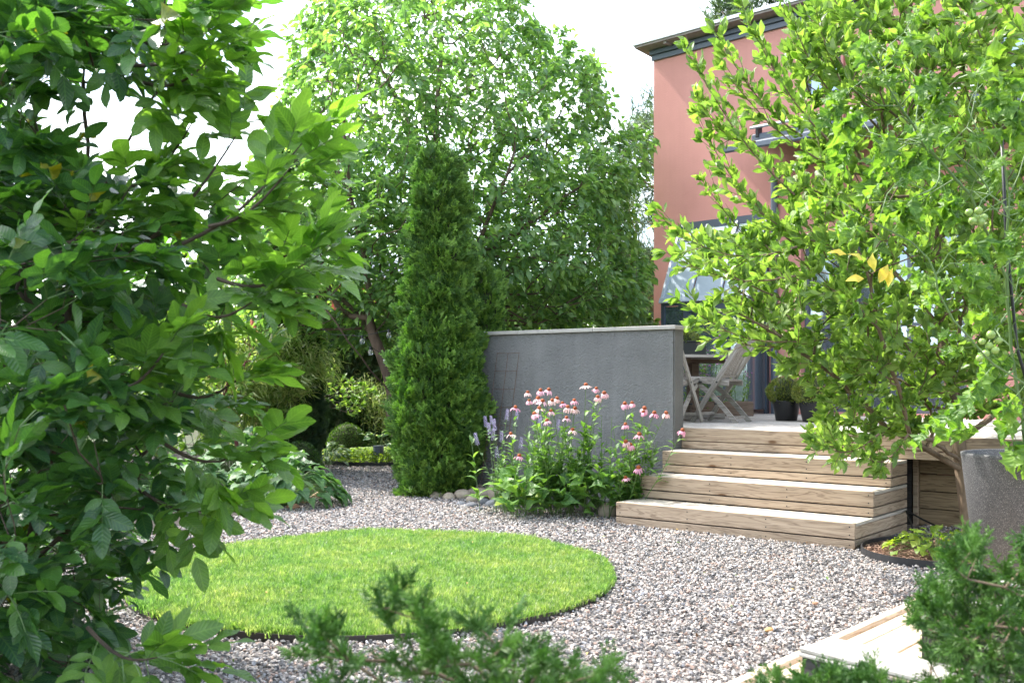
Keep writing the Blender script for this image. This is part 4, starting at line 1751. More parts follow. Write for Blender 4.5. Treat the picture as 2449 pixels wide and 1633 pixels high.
hp = [sw(.45, .75, .03), sw(.2, .75, .05), sw(.02, 1.0, .16), sw(.1, 1.3, .2), sw(.25, 1.5, .06), sw(.5, 1.45, .02)]
tag(MB().tube([sw(.10 + .10 * math.sin(i * .45), .35 + i * .08, .015 + .17 * max(0, math.sin(PI * (i - 3) / 12)) ** 1.3) for i in range(16)], .007, 8).build('garden_hose', M_blackmetal, None, smooth=True),
    'black hose arching on the gravel beside the steps', 'hose')
# left bed soil and centre bed soil
def bed(name, pts, z, label):
    me = bpy.data.meshes.new(name)
    bm = bmesh.new()
    bm.faces.new([bm.verts.new((p.x, p.y, z)) for p in pts])
    bmesh.ops.triangulate(bm, faces=bm.faces[:])
    bmesh.ops.recalc_face_normals(bm, faces=bm.faces[:])
    bm.to_mesh(me)
    bm.free()
    me.materials.append(M_soil)
    return tag(obj(name, me), label, kind='structure')


bed('soil_bed', [G(930, 1138), G(1060, 1160), G(1150, 1172), G(1260, 1192), G(1420, 1196), sw(-2.12, 0, 0), sw(-2.12, 1.03, 0), sw(-5.5, 1.03, 0), G(880, 1060), G(905, 1100)], .006, 'dark soil under the conifer and coneflowers')
bed('soil_bed', [G(700, 1170), G(560, 1195), G(300, 1240), G(0, 1330), Vector((-9, 9, 0)), Vector((-9, 19, 0)), G(760, 1049), G(712, 1056), G(742, 1102)], .006, 'dark soil under the hostas')
FB_C, FB_R = (-1.98, 15.35), (.78, .62)
oval_band('bed_edging', FB_C, FB_R, -.01, .07, rad(170), rad(370), M_edge, 'black edging strip of the far round bed behind the path', 'edging')
disc('soil_bed', FB_C, (FB_R[0] - .01, FB_R[1] - .01), .03, M_soil, 'soil of the far round bed')
bl = thing('bollard_lamp', 'small dark cylindrical bollard lamp in the pale ground cover', 'lamp', (-1.93, 15.0, .05))
Mb = Matrix.Translation((-1.93, 15.0, .05))
MB().lathe([(.075, 0), (.078, .23), (.078, .24), (.07, .24), (.02, .235)], 20).build('lamp_body', M_slate, bl, Mb, smooth=False)
MB().lathe([(.055, .236), (.055, .243), (.01, .245)], 16).build('lamp_lens', simple('lens', (.4, .42, .42), .2), bl, Mb)

# ------------------------------------------------------------------ boulders
def boulder(seed, w, d, h):
    bm = bmesh.new()
    bmesh.ops.create_icosphere(bm, subdivisions=3, radius=.5)
    r = random.Random(seed)
    ph = [Vector((r.uniform(-1, 1), r.uniform(-1, 1), r.uniform(-1, 1))).normalized() for _ in range(7)]
    am = [r.uniform(.03, .16) for _ in range(7)]
    for v in bm.verts:
        n_ = v.co.normalized()
        f = 1.0
        for p, a_ in zip(ph, am):
            f -= a_ * max(0, n_.dot(p) - .45) * 1.6
        f += .02 * math.sin(n_.x * 9 + seed) * math.sin(n_.y * 8) * math.sin(n_.z * 7)
        v.co = Vector((n_.x * w, n_.y * d, n_.z * h)) * .5 * f
    me = bpy.data.meshes.new('boulder')
    bm.to_mesh(me)
    bm.free()
    me.polygons.foreach_set('use_smooth', [True] * len(me.polygons))
    return me


M_bgrey = stucco('grey_granite', (0.30, 0.30, 0.31), (0.20, 0.205, 0.215), 30, .3, .004, 14)
M_bbeige = stucco('beige_granite', (0.42, 0.36, 0.28), (0.27, 0.225, 0.175), 26, .4, .006, 10)
M_btan = stucco('tan_sandstone', (0.47, 0.35, 0.22), (0.33, 0.225, 0.14), 26, .5, .006, 10)
M_brust = stucco('rusty_stone', (0.42, 0.24, 0.15), (0.28, 0.15, 0.095), 26, .5, .006, 10)
M_bdark = stucco('dark_pebble', (0.15, 0.155, 0.17), (0.10, 0.105, 0.115), 30, .3, .004, 14)
mats = dict(g=M_bgrey, b=M_bbeige, t=M_btan, r=M_brust, d=M_bdark)
BOUL = [  # px, py of the foot, width px, height px, material, label
    (936, 1142, 26, 24, 'b', 'upright beige stone leftmost in front of the big conifer'),
    (962, 1142, 22, 16, 'r', 'brownish stone half under the conifer'),
    (1004, 1146, 34, 20, 'b', 'beige stone at the foot of the big conifer'),
    (1032, 1150, 30, 18, 'b', 'speckled oval stone left of the flat brown one'),
    (1061, 1149, 40, 26, 'b', 'rounded pale stone in the middle of the conifer edging'),
    (1084, 1156, 28, 17, 'b', 'small brownish cobble in front of the pale round stone'),
    (1100, 1146, 62, 24, 'b', 'long flat brown boulder behind the cobbles'),
    (1146, 1152, 48, 55, 'b', 'largest boulder, blocky and brown, beside the coneflowers'),
    (1110, 1135, 44, 28, 'b', 'rounded grey brown boulder behind the largest one'),
    (1112, 1163, 26, 19, 'd', 'small bluish grey pebble left of the largest boulder'),
    (1130, 1166, 36, 20, 'g', 'grey cobble just in front of the largest boulder'),
    (1082, 1168, 32, 14, 'd', 'flat dark pebble nearest the path, middle of the edging'),
    (1060, 1164, 24, 13, 'g', 'small grey pebble in front of the pale round stone'),
    (1150, 1172, 34, 20, 'g', 'smooth grey cobble at the right end of the edging'),
    (1398, 1192, 44, 40, 'b', 'brown boulder tucked between coneflowers and bottom step'),
    (1100, 1174, 22, 10, 'd', 'thin dark pebble lying on the gravel edge'),
    (750, 1112, 36, 16, 't', 'pale tan stone farthest along the path edge'),
    (735, 1122, 30, 18, 't', 'tan stone behind the whitish one by the lamb ear'),
    (724, 1132, 26, 17, 'g', 'whitish stone amid the tan ones'),
    (742, 1133, 26, 17, 't', 'ochre stone on the gravel side of the left edging'),
    (712, 1140, 34, 20, 'r', 'rust coloured stone beside the hosta leaves'),
    (728, 1146, 30, 16, 't', 'low tan stone in front of the rust coloured one'),
    (700, 1160, 32, 18, 't', 'brown stone under the hosta leaf tips'),
    (672, 1172, 30, 16, 'r', 'reddish stone in the shade of the hostas'),
]
for i, (px, py, w, h, mt, lab) in enumerate(BOUL):
    c = G(px, py, .0)
    k_ = c.y / FPX * K
    ww, hh = w * k_ * 1.1, h * k_ * 1.25
    me = boulder(i + 3, ww, ww * .8, hh)
    me.materials.append(mats[mt])
    o = bpy.data.objects.new('boulder', me)
    put(o, None, Matrix.Translation((c.x, c.y + ww * .3, hh * .33)) @ Matrix.Rotation(random.random() * .6 - .3, 4, 'Z'))
    tag(o, lab, 'stone', 'stones edging the path beds')
# litter on the gravel
M_dl = simple('dry_leaf', (0.36, 0.12, 0.05), .7)
M_chip = simple('ochre_wood_chip', (0.52, 0.30, 0.12), .8, noise=.3)
for (px, py, nm, lab, sz, mt_) in ((1872, 1398, 'stone_chip', 'larger salmon coloured stone lying on the open gravel', .05, M_brust), (1766, 1460, 'wood_chip', 'ochre bark chip lying on the gravel nearest the low deck', .06, M_chip),
                                (957, 1262, 'dry_leaf', 'small red dry leaf on the gravel beyond the lawn', .05, M_dl)):
    c = G(px, py)
    if nm == 'dry_leaf':
        me = leaf_mesh('dry_leaf', mt_, .5, bend=1.6, fold=.5, wave=.5)
        o = bpy.data.objects.new(nm, me)
        put(o, None, Matrix.Translation((c.x, c.y, .035)) @ Matrix.Rotation(2.2, 4, 'Z') @ Matrix.Scale(sz, 4))
    else:
        me = boulder(int(px), sz, sz * .6, sz * .4)
        me.materials.append(mt_)
        o = bpy.data.objects.new(nm, me)
        put(o, None, Matrix.Translation((c.x, c.y, .032)) @ Matrix.Rotation(.7, 4, 'Z'))
    tag(o, lab, nm.split('_')[-1])

LIT = [leaf_mesh('fallen_leaf', simple('fallen_leaf_brown', (0.20, 0.10, 0.04), .8), .5, rows=3, bend=1.2, fold=.4), leaf_mesh('fallen_leaf', simple('fallen_leaf_green', (0.12, 0.2, 0.04), .6), .5, rows=3, bend=.8, fold=.3),
       leaf_mesh('fallen_leaf', simple('fallen_leaf_ochre', (0.36, 0.24, 0.07), .8), .5, rows=3, bend=1.5, fold=.4)]
n = 150
q = gravel_points()
q = q[rng.choice(len(q), n, replace=False)]
ql = np.column_stack([LAWN_C[0] + rng.uniform(-1.1, 1.1, 26), LAWN_C[1] + rng.uniform(-1.1, 1.1, 26)])
q = np.concatenate([q, ql])
z_ = np.concatenate([np.full(n, .026), np.full(26, .062)])
n = len(q)
tag(bulk('leaf_litter', LIT, np.column_stack([q, z_]), np.column_stack([rng.normal(0, .4, n), rng.normal(0, .4, n), rng.random(n) * 6.28]), rng.uniform(.012, .034, n), rng.integers(0, 3, n)),
    'scattered small fallen leaves on gravel and lawn', 'leaves', kind='stuff')
BLOCK += [(1130, 755, 1560, 1180, 9.9), (1505, 100, 2352, 760, 13.5), (1420, 1160, 1980, 1240, 8.0), (1560, 985, 2080, 1200, 9.0), (920, 420, 1120, 1130, 11.0),
          (2225, 1045, 2352, 1260, 5.0)]
# ------------------------------------------------------------------ foliage materials
F_elder = leafmat('ash_leaf', [(0.028, 0.078, 0.040), (0.040, 0.105, 0.044), (0.052, 0.135, 0.040), (0.075, 0.175, 0.042)], tr=0.42, rough=.33, spec=.7, veins=8, vein_amt=.3, tint=(1.35, 1.45, .35))
F_elder2 = leafmat('ash_leaf_yellowing', [(0.16, 0.17, 0.02), (0.10, 0.14, 0.02)], tr=0.45, rough=.5, veins=8, vein_amt=.3, tint=(1.4, 1.2, .3))
F_mag = leafmat('magnolia_leaf', [(0.08, 0.155, 0.032), (0.12, 0.205, 0.045), (0.165, 0.255, 0.06), (0.22, 0.315, 0.08)], tr=.45, rough=.38, spec=.5, veins=8, vein_amt=.25, tint=(1.15, 1.28, .55))
F_yellow = leafmat('yellow_leaf', [(0.70, 0.58, 0.10), (0.6, 0.55, 0.12)], tr=.4, rough=.5, veins=8, vein_amt=.2, tint=(1.2, 1.0, .4))
F_cherry = leafmat('cherry_leaf', [(0.085, 0.17, 0.075), (0.115, 0.215, 0.085), (0.155, 0.265, 0.09), (0.20, 0.31, 0.095)], tr=.45, rough=.33, spec=.7, veins=9, vein_amt=.25, tint=(1.15, 1.3, .55))
F_thuja = leafmat('thuja_scale', [(0.06, 0.14, 0.026), (0.10, 0.205, 0.036), (0.155, 0.28, 0.05), (0.23, 0.37, 0.07)], tr=.38, rough=.5, veins=0)
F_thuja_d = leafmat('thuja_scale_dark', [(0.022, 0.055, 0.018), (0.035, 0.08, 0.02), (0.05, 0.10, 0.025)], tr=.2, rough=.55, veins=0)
F_junip = leafmat('juniper_scale', [(0.045, 0.12, 0.018), (0.07, 0.165, 0.025), (0.11, 0.22, 0.035)], tr=.35, rough=.45, veins=0)
F_pine = leafmat('pine_needle', [(0.055, 0.105, 0.05), (0.08, 0.14, 0.06), (0.11, 0.17, 0.07)], tr=.25, rough=.5, veins=0)
F_box = leafmat('box_leaf', [(0.028, 0.07, 0.018), (0.05, 0.105, 0.025), (0.075, 0.14, 0.03)], tr=.3, rough=.4, veins=0)
F_bamboo = leafmat('bamboo_leaf', [(0.14, 0.23, 0.06), (0.22, 0.31, 0.10), (0.32, 0.38, 0.17), (0.42, 0.45, 0.26)], tr=.5, rough=.45, veins=0, tint=(1.25, 1.25, .6))
F_dog = leafmat('dogwood_leaf', [(0.08, 0.18, 0.04), (0.13, 0.24, 0.055), (0.21, 0.32, 0.09)], tr=.4, rough=.45, veins=5)
F_hedge = leafmat('hedge_leaf', [(0.04, 0.09, 0.025), (0.065, 0.14, 0.03), (0.10, 0.19, 0.04), (0.16, 0.26, 0.05)], tr=.4, rough=.45, veins=5)
F_lime = leafmat('lime_leaf', [(0.11, 0.20, 0.025), (0.17, 0.27, 0.035), (0.24, 0.33, 0.05)], tr=.45, rough=.45, veins=5)
F_hosta = leafmat('hosta_leaf', [(0.05, 0.125, 0.045), (0.07, 0.155, 0.052), (0.09, 0.19, 0.06)], tr=.3, rough=.38, spec=.5, veins=13, vein_amt=.3, bump=.8, tint=(1.2, 1.3, .5))
F_lamb = leafmat('lamb_ear', [(0.24, 0.31, 0.27), (0.32, 0.39, 0.34)], tr=.15, rough=.9, veins=0, sheen=.6)
F_cone = leafmat('coneflower_leaf', [(0.06, 0.145, 0.04), (0.09, 0.19, 0.05), (0.14, 0.26, 0.065)], tr=.38, rough=.45, spec=.45, veins=6, vein_amt=.35)
F_hys = leafmat('hyssop_leaf', [(0.07, 0.14, 0.06), (0.10, 0.19, 0.08)], tr=.35, rough=.55, veins=5)
F_tom = leafmat('tomato_leaf', [(0.06, 0.14, 0.025), (0.09, 0.19, 0.032), (0.14, 0.25, 0.045)], tr=.42, rough=.5, spec=.4, veins=5, vein_amt=.3, bump=.8)
F_stem = simple('green_stem', (0.10, 0.17, 0.05), .5)
F_petal = leafmat('pink_petal', [(0.66, 0.34, 0.47), (0.72, 0.47, 0.56), (0.76, 0.62, 0.60)], tr=.4, rough=.6, veins=0, tint=(1.0, .85, .9))
M_cone = simple('orange_cone', (0.50, 0.12, 0.02), .7, noise=.5, nscale=90, bump=1.0, bscale=160, c2=(0.16, 0.03, 0.01))
F_hysf = leafmat('hyssop_flower', [(0.26, 0.23, 0.42), (0.36, 0.33, 0.52)], tr=.3, rough=.7, veins=0, tint=(1, 1, 1))
F_verb = leafmat('verbena_flower', [(0.38, 0.16, 0.36), (0.48, 0.26, 0.42)], tr=.3, rough=.7, veins=0, tint=(1, 1, 1))
B_dark = bark('dark_bark', (0.035, 0.025, 0.018), (0.10, 0.07, 0.05))
B_mag = bark('grey_brown_bark', (0.10, 0.065, 0.04), (0.22, 0.155, 0.10), 16, .4)
B_cherry = bark('cherry_bark', (0.07, 0.045, 0.032), (0.17, 0.115, 0.085), 14, .5)
B_pine = bark('pine_bark', (0.20, 0.10, 0.055), (0.34, 0.19, 0.11), 8)
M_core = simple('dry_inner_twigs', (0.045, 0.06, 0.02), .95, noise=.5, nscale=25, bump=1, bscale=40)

# ------------------------------------------------------------------ big thuja column and its neighbours
SPR = [spray_mesh('thuja_spray', F_thuja, n=5, width=.55, thick=.05, flat=.5, seed=i, sub=True) for i in range(6)]
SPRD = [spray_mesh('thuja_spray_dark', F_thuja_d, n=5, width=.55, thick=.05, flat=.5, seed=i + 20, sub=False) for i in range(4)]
SPRJ = [spray_mesh('juniper_spray', F_junip, n=8, width=.34, thick=.026, flat=1.2, seed=i + 40, sub=True, fork=.42) for i in range(6)]


def column(name, label, cat, c, prof, n, sprays, size, mat_core=None, seed=0, up=.75, lobes=70, lobe=.09, group=None, trunk=True, squash=1.0, core=.8):
    """clipped or columnar evergreen: a lumpy body of revolution covered with sprays"""
    r = np.random.default_rng(seed)
    mat_core = mat_core or M_core
    root = thing(name, label, cat, c, group=group)
    zs = np.array([p[0] for p in prof])
    rs = np.array([p[1] for p in prof])
    zmax = zs[-1]
    lz = r.random(lobes) * zmax
    la = r.random(lobes) * 6.28
    lr = lobe * (.3 + .9 * r.random(lobes))
    ls = .06 + .12 * r.random(lobes)

    def bump(a, z, R):
        d = np.minimum(np.abs(a[:, None] - la), 6.283 - np.abs(a[:, None] - la)) * R[:, None]
        dz = (z[:, None] - lz)
        return (lr * np.exp(-(d ** 2 + dz ** 2) / ls ** 2)).max(1) - lobe * .35
    n_all = n * 3
    z = r.random(n_all) * zmax
    R = np.interp(z, zs, rs)
    z, R = z[r.random(n_all) < (R + .05) / (rs.max() + .05)][:n], None
    n = len(z)
    R = np.interp(z, zs, rs)
    a = r.random(n) * 6.283
    depth = r.random(n) ** 2 * .14 * rs.max() * 2
    rad_ = np.maximum(R + bump(a, z, np.maximum(R, .05)) - depth, .01)
    pos = np.column_stack([c[0] + rad_ * np.cos(a), c[1] + rad_ * np.sin(a) * squash, c[2] + z])
    slope = np.gradient(np.interp(np.linspace(0, zmax, 60), zs, rs), zmax / 59)
    nz = -np.interp(z, np.linspace(0, zmax, 60), slope)
    outw = nrm(np.column_stack([np.cos(a), np.sin(a), np.clip(nz, -.6, 3)]))
    d = nrm(outw * .75 + np.array((0, 0, up)) + r.normal(0, .33, (n, 3)))
    # flat of the spray roughly vertical, radial
    upv = np.column_stack([-np.sin(a), np.cos(a), np.zeros(n)]) + r.normal(0, .5, (n, 3))
    Rm = frames(d, upv)
    bulk('crown', sprays, pos - d * size * .45, eul(Rm), size * (.7 + .6 * r.random(n)), r.integers(0, len(sprays), n), root, M=WM[root.name])
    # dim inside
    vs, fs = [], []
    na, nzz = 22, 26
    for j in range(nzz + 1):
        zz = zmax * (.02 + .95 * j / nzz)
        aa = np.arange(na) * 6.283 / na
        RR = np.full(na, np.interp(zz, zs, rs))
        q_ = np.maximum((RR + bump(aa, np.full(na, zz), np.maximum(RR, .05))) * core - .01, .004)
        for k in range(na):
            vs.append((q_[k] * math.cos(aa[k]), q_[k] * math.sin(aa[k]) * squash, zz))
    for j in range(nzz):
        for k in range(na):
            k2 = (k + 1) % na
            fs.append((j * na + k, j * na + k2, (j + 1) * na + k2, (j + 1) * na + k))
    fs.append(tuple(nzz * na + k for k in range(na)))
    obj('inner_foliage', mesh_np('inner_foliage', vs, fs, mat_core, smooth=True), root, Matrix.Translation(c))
    if trunk:
        MB().tube([(0, 0, -.05), (0.01, 0, zmax * .5), (0, 0, zmax * .8)], [.06, .045, .015], 8).build('trunk', B_dark, root, Matrix.Translation(c))
    return root


TC = (-0.80, 11.30, 0)
column('thuja_tree', 'tall clipped thuja column in the middle, taller of the pair', 'conifer', TC,
       [(0, .34), (.1, .40), (.4, .47), (.9, .52), (1.4, .48), (1.75, .425), (2.2, .355), (2.7, .31), (3.1, .28), (3.45, .245), (3.60, .205), (3.71, .14), (3.77, .03)],
       15000, SPR, .115, seed=3, lobes=170, lobe=.17, group='thuja pair by the grey wall')
column('thuja_tree', 'lower thuja column touching the wall, right of the tall one', 'conifer', (-0.36, 11.75, 0),
       [(0, .30), (.5, .36), (1.2, .36), (1.7, .30), (2.1, .24), (2.4, .15), (2.55, .03)],
       5500, SPR, .11, seed=5, lobes=80, lobe=.14, group='thuja pair by the grey wall')
column('thuja_tree', 'slim dark thuja rising behind the leafy bush at left', 'conifer', (-3.05, 14.2, 0),
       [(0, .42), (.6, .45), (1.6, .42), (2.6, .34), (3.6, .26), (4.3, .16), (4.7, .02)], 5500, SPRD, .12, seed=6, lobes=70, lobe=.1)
for (px, D, h, rr_, lab) in ((800, 17.2, 2.75, .50, 'brownish thuja behind the box ball, left of three'), (845, 17.6, 2.5, .48, 'brownish thuja behind the far hosta, middle of three'),
                             (893, 17.9, 2.1, .5, 'brownish thuja behind the cherry trunks, right of three'), (742, 17.4, 1.5, .55, 'low dark thuja in the shade beside the bamboo')):
    c = P(px, 1000, D)
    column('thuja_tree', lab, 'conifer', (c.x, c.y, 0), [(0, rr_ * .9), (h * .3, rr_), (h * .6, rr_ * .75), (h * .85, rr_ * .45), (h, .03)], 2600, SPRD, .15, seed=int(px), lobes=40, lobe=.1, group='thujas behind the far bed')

# box balls
BX = [leaf_mesh('box_leaf', F_box, .6, bend=.4, rows=3, seed=i) for i in range(3)]


def ball(label, c, r, n, seed, name='box_ball'):
    pr = [(0, r * .45), (r * .3, r * .85), (r * .8, r * 1.02), (r * 1.3, r * .85), (r * 1.65, r * .5), (r * 1.8, r * .12), (r * 1.82, .01)]
    return column(name, label, 'shrub', c, pr, n, BX, .028, seed=seed, up=.3, lobes=30, lobe=.015, trunk=False, core=.93, group='clipped box balls')


ball('clipped dark green box ball beside the far hosta', (*P(797, 1000, 16.2).xy, 0), .31, 5200, 1)
ball('clipped box ball in shade at the bend of the path', (*P(690, 1000, 13.1).xy, 0), .26, 4500, 2)

# ------------------------------------------------------------------ cherry tree
CH = [leaf_mesh('cherry_leaf', F_cherry, .42, peak=.48, tip=.8, bend=b_, fold=.22, wave=.25, seed=i, petiole=.18) for i, b_ in enumerate((.5, .9, 1.3, .7))]
cp = [(655, 180), (672, 60), (705, 10), (850, -90), (1150, -120), (1225, 20), (1250, 75), (1300, 60), (1315, 130), (1385, 115), (1400, 250), (1425, 300), (1480, 290), (1500, 330),
      (1470, 430), (1440, 480), (1465, 560), (1500, 640), (1470, 735), (1300, 750), (1120, 750), (1000, 790), (900, 800), (700, 780), (560, 700), (540, 520), (600, 330)]
base = Vector((-1.30, 13.0, 0))
cpaths = [
    [base, P(905, 930, 13.0), P(892, 870, 13.0), P(856, 770, 12.9), P(838, 600, 12.8), P(800, 420, 12.6), P(790, 250, 12.4)],
    [P(900, 905, 13.0), P(850, 850, 12.7), P(800, 785, 12.4), P(740, 700, 12.1), P(690, 600, 11.9)],
    [P(903, 925, 13.0), P(960, 800, 13.4), P(1010, 600, 13.6), P(1000, 380, 13.6), P(1003, 250, 13.5), P(1015, 80, 13.4)],
    [P(985, 720, 13.5), P(1080, 600, 13.2), P(1115, 520, 13.0), P(1165, 400, 12.8), P(1200, 250, 12.7)],
    [P(1000, 640, 13.6), P(1150, 560, 14.4), P(1290, 470, 14.8), P(1400, 360, 15.0)],
    [P(1090, 585, 13.2), P(1220, 590, 12.6), P(1350, 620, 12.4)],
]
tg = crown_pts(cp, 3000, 12.0, 16.0, seed=11)
cq = [(1110, 760), (1100, 560), (1130, 430), (1300, 400), (1420, 330), (1470, 430), (1440, 500), (1470, 570), (1490, 650), (1460, 735)]
cq2 = [(560, 780), (560, 480), (700, 380), (960, 400), (950, 780)]
tg = np.concatenate([tg, crown_pts(cq, 420, 12.2, 15.4, seed=13), crown_pts(cq2, 420, 12.0, 15.0, seed=14)])
ct, S = plant('cherry_tree', 'large cherry tree with drooping glossy leaves behind the thuja column', 'tree', base, tg, B_cherry, CH, r0=.13, rt=.0035, step=.22, k=.32,
              paths=cpaths, n_parts=300, lk=dict(spread=.05, per=6.5, maxcnt=3.2, size=(.11, .165), droop=.85, up=.9, tipn=4, ang=(.35, 1.0), tilt=.45), seed=12)
TIPS = None

# string lights in the cherry tree
sb = thing('string_lights', 'black cable of clear glass bulbs slung through the cherry branches', 'lights', P(830, 770, 12.2))
pts = [P(690, 720, 12.2), P(760, 762, 12.2), P(832, 772, 12.1), P(893, 758, 12.1), P(960, 790, 12.2)]
MB().tube([pts[0].lerp(pts[1], 0), pts[1] - Vector((0, 0, .03)), pts[2], pts[3], pts[4]], .004, 5).build('cable', M_blackmetal, sb)
MB().tube([pts[2], P(850, 795, 12.1), P(880, 815, 12.2), P(930, 830, 12.3)], .004, 5).build('cable', M_blackmetal, sb)
M_bulb = newmat('clear_bulb')[0]
bb = M_bulb.node_tree.nodes['Principled BSDF']
bb.inputs['Transmission Weight'].default_value = .9
bb.inputs['Roughness'].default_value = .05
for (x, y) in ((832, 772), (893, 758), (851, 798), (885, 818), (812, 985)):
    q = P(x, y, 12.08)
    if y > 900:
        continue
    bo = MB().lathe([(.006, -.095), (.022, -.085), (.03, -.062), (.026, -.04), (.014, -.024)], 14).build('bulb', M_bulb, sb, Matrix.Translation(q), smooth=True)
    MB().lathe([(.014, -.03), (.016, -.028), (.016, .005), (.008, .01)], 10).build('socket', M_blackmetal, bo, Matrix.Translation(q))

# ------------------------------------------------------------------ leafy bush at the left, close by
EL = [leaf_mesh('ash_leaf', F_elder, .52, peak=.48, tip=1.15, rows=7, bend=b_ * .6, fold=f_ * .8, wave=.18, oval=True, seed=i, petiole=.06, twist=t_)
      for i, (b_, f_, t_) in enumerate(((.5, .2, 0), (.9, .3, .4), (1.2, .15, -.4), (.3, .35, .2), (.7, .1, -.2)))]
F_elder3 = leafmat('ash_leaf_young', [(0.07, 0.155, 0.034), (0.10, 0.205, 0.042), (0.14, 0.26, 0.055)], tr=0.48, rough=.36, spec=.6, veins=8, vein_amt=.3, tint=(1.25, 1.35, .4))
EL3 = [leaf_mesh('young_leaf', F_elder3, .50, peak=.48, rows=7, bend=b_, fold=.18, wave=.2, seed=60 + i, petiole=.06, oval=True) for i, b_ in enumerate((.4, .7, .2))]
ELY = [leaf_mesh('ash_leaf_yellowing', F_elder2, .5, peak=.48, tip=1.1, rows=7, bend=1.4, fold=.4, wave=.7, seed=9, petiole=.06)]


def compound(S, ids, nl=7, length=.2, seed=0, size=(.08, .11), droop=.2, up=1.0):
    """pinnate leaves: rachis tubes and the frames of their leaflets"""
    r = np.random.default_rng(seed)
    P_, D_, U_, S_ = [], [], [], []
    rt = MB()
    for i in ids:
        d = S['dir'][i]
        a = np.cross(d, r.normal(size=3))
        a /= np.linalg.norm(a)
        th = r.uniform(.2, 1.0)
        x = d * math.cos(th) + a * math.sin(th)
        x[2] -= droop * r.uniform(.2, 1.4)
        x /= np.linalg.norm(x)
        upv = np.array((0, 0, up)) + r.normal(0, .33, 3)
        y = np.cross(upv, x)
        y /= np.linalg.norm(y)
        z = np.cross(x, y)
        L = length * r.uniform(.75, 1.2)
        s0 = r.uniform(*size)
        b0 = S['nd'][i]
        pts_ = []
        for t in (0, .35, .7, 1.0):
            pts_.append(b0 + x * L * t - z * L * .18 * t * t)
        rt.tube(pts_, [.0022, .002, .0016, .001], 3, cap=False)
        npair = (nl - 1) // 2
        for k in range(npair):
            t = .42 + .5 * k / max(1, npair - .4)
            p = b0 + x * L * t - z * L * .18 * t * t
            for sg in (-1, 1):
                an = r.uniform(.75, 1.15)
                P_.append(p)
                D_.append(x * math.cos(an) + sg * y * math.sin(an) - z * r.uniform(-.05, .4))
                U_.append(z + r.normal(0, .3, 3))
                S_.append(s0 * r.uniform(.75, 1.0) * (.8 + .2 * k))
        P_.append(pts_[-1])
        D_.append(x - z * .25)
        U_.append(z + r.normal(0, .2, 3))
        S_.append(s0 * r.uniform(.95, 1.2))
    D_ = nrm(np.array(D_))
    return np.array(P_), frames(D_, np.array(U_)), np.array(S_), rt


lp = [(-260, -90), (420, -90), (500, 20), (530, 90), (430, 130), (350, 170), (220, 200), (110, 250), (110, 330), (200, 440), (330, 470), (430, 430), (460, 430),
      (480, 500), (500, 560), (470, 620), (430, 680), (390, 720), (360, 770), (380, 830), (430, 910), (400, 980), (360, 1060), (350, 1150), (310, 1220), (260, 1290), (235, 1380),
      (230, 1450), (240, 1540), (200, 1600), (-260, 1640)]
tg = crown_pts(lp, 520, 3.1, 5.3, seed=21, zmin=.05)
lq = [(-260, -90), (200, -90), (180, 120), (60, 200), (40, 330), (150, 460), (330, 520), (350, 700), (300, 900), (290, 1100), (240, 1300), (180, 1500), (120, 1600), (-260, 1640)]
tg = np.concatenate([tg, crown_pts(lq, 420, 4.0, 5.6, seed=24)])
lb = Vector((-2.75, 4.75, 0))
lpaths = [[lb, P(60, 1300, 4.6), P(130, 1000, 4.5), P(160, 700, 4.4), P(200, 400, 4.3), P(200, 60, 4.2)],
          [P(60, 1300, 4.6), P(300, 1100, 4.3), P(420, 900, 4.2), P(520, 700, 4.1)],
          [P(160, 700, 4.4), P(320, 560, 4.1), P(480, 480, 4.0), P(640, 350, 3.9)],
          [P(0, 1250, 4.4), P(-60, 900, 3.9), P(-80, 500, 3.7), P(-40, 100, 3.6)],
          [P(190, 500, 4.3), P(330, 250, 4.2), P(450, 80, 4.1)],
          [P(130, 1150, 4.5), P(380, 1250, 4.2), P(480, 1160, 4.1)]]
root = thing('leafy_bush', 'tall dark leafy bush with paired oval leaflets filling the left side', 'bush', lb)
S = grow(lpaths, tg, step=.11, k=.3, r0=.035, rt=.0022, seed=22, jit=.006)
obj('trunk', skel_mesh('trunk', S, B_dark, 6), root)
r_ = np.random.default_rng(5)
cand = np.where((S['cnt'] <= 2) & (np.arange(len(S['nd'])) > 60))[0]
extra = r_.choice(cand, min(420, len(cand)), replace=False)
ids = np.concatenate([S['tips'], S['tips'][::2], extra])
Pp, Rr, Ss, rt = compound(S, ids, 7, .17, 23, (.085, .13), droop=.1)
# long sprays that reach out of the bush into the light
r3 = random.Random(77)
spn, spd = [], []
for (a, b2) in (((330, 560), (600, 235)), ((420, 560), (745, 285)), ((480, 520), (700, 360)), ((470, 600), (770, 545)), ((500, 640), (735, 600)), ((300, 150), (520, 45)), ((330, 190), (510, 125)),
               ((150, 560), (330, 400)), ((250, 900), (420, 760)), ((400, 900), (590, 850)), ((380, 1020), (600, 1040)), ((330, 1130), (540, 1160)), ((200, 1440), (390, 1520)),
               ((300, 430), (470, 250)), ((420, 700), (610, 690)), ((250, 60), (480, 90))):
    D0 = r3.uniform(3.4, 4.0)
    A, B = P(*a, D0 + .15), P(*b2, D0)
    B = A.lerp(B, .86)
    m_ = 6
    pts = [A.lerp(B, t / m_) + Vector((0, 0, -.05 * math.sin(PI * t / m_))) for t in range(m_ + 1)]
    MB().tube(pts, [.008, .0075, .007, .006, .005, .004, .002], 5).build('branch', B_dark, root)
    for i in range(1, m_ + 1):
        for q in range((1 + i % 2) if i < m_ else 3):
            spn.append(np.array(pts[i]))
            spd.append(np.array((pts[i] - pts[i - 1]).normalized()))
S2 = dict(nd=np.array(spn), dir=np.array(spd))
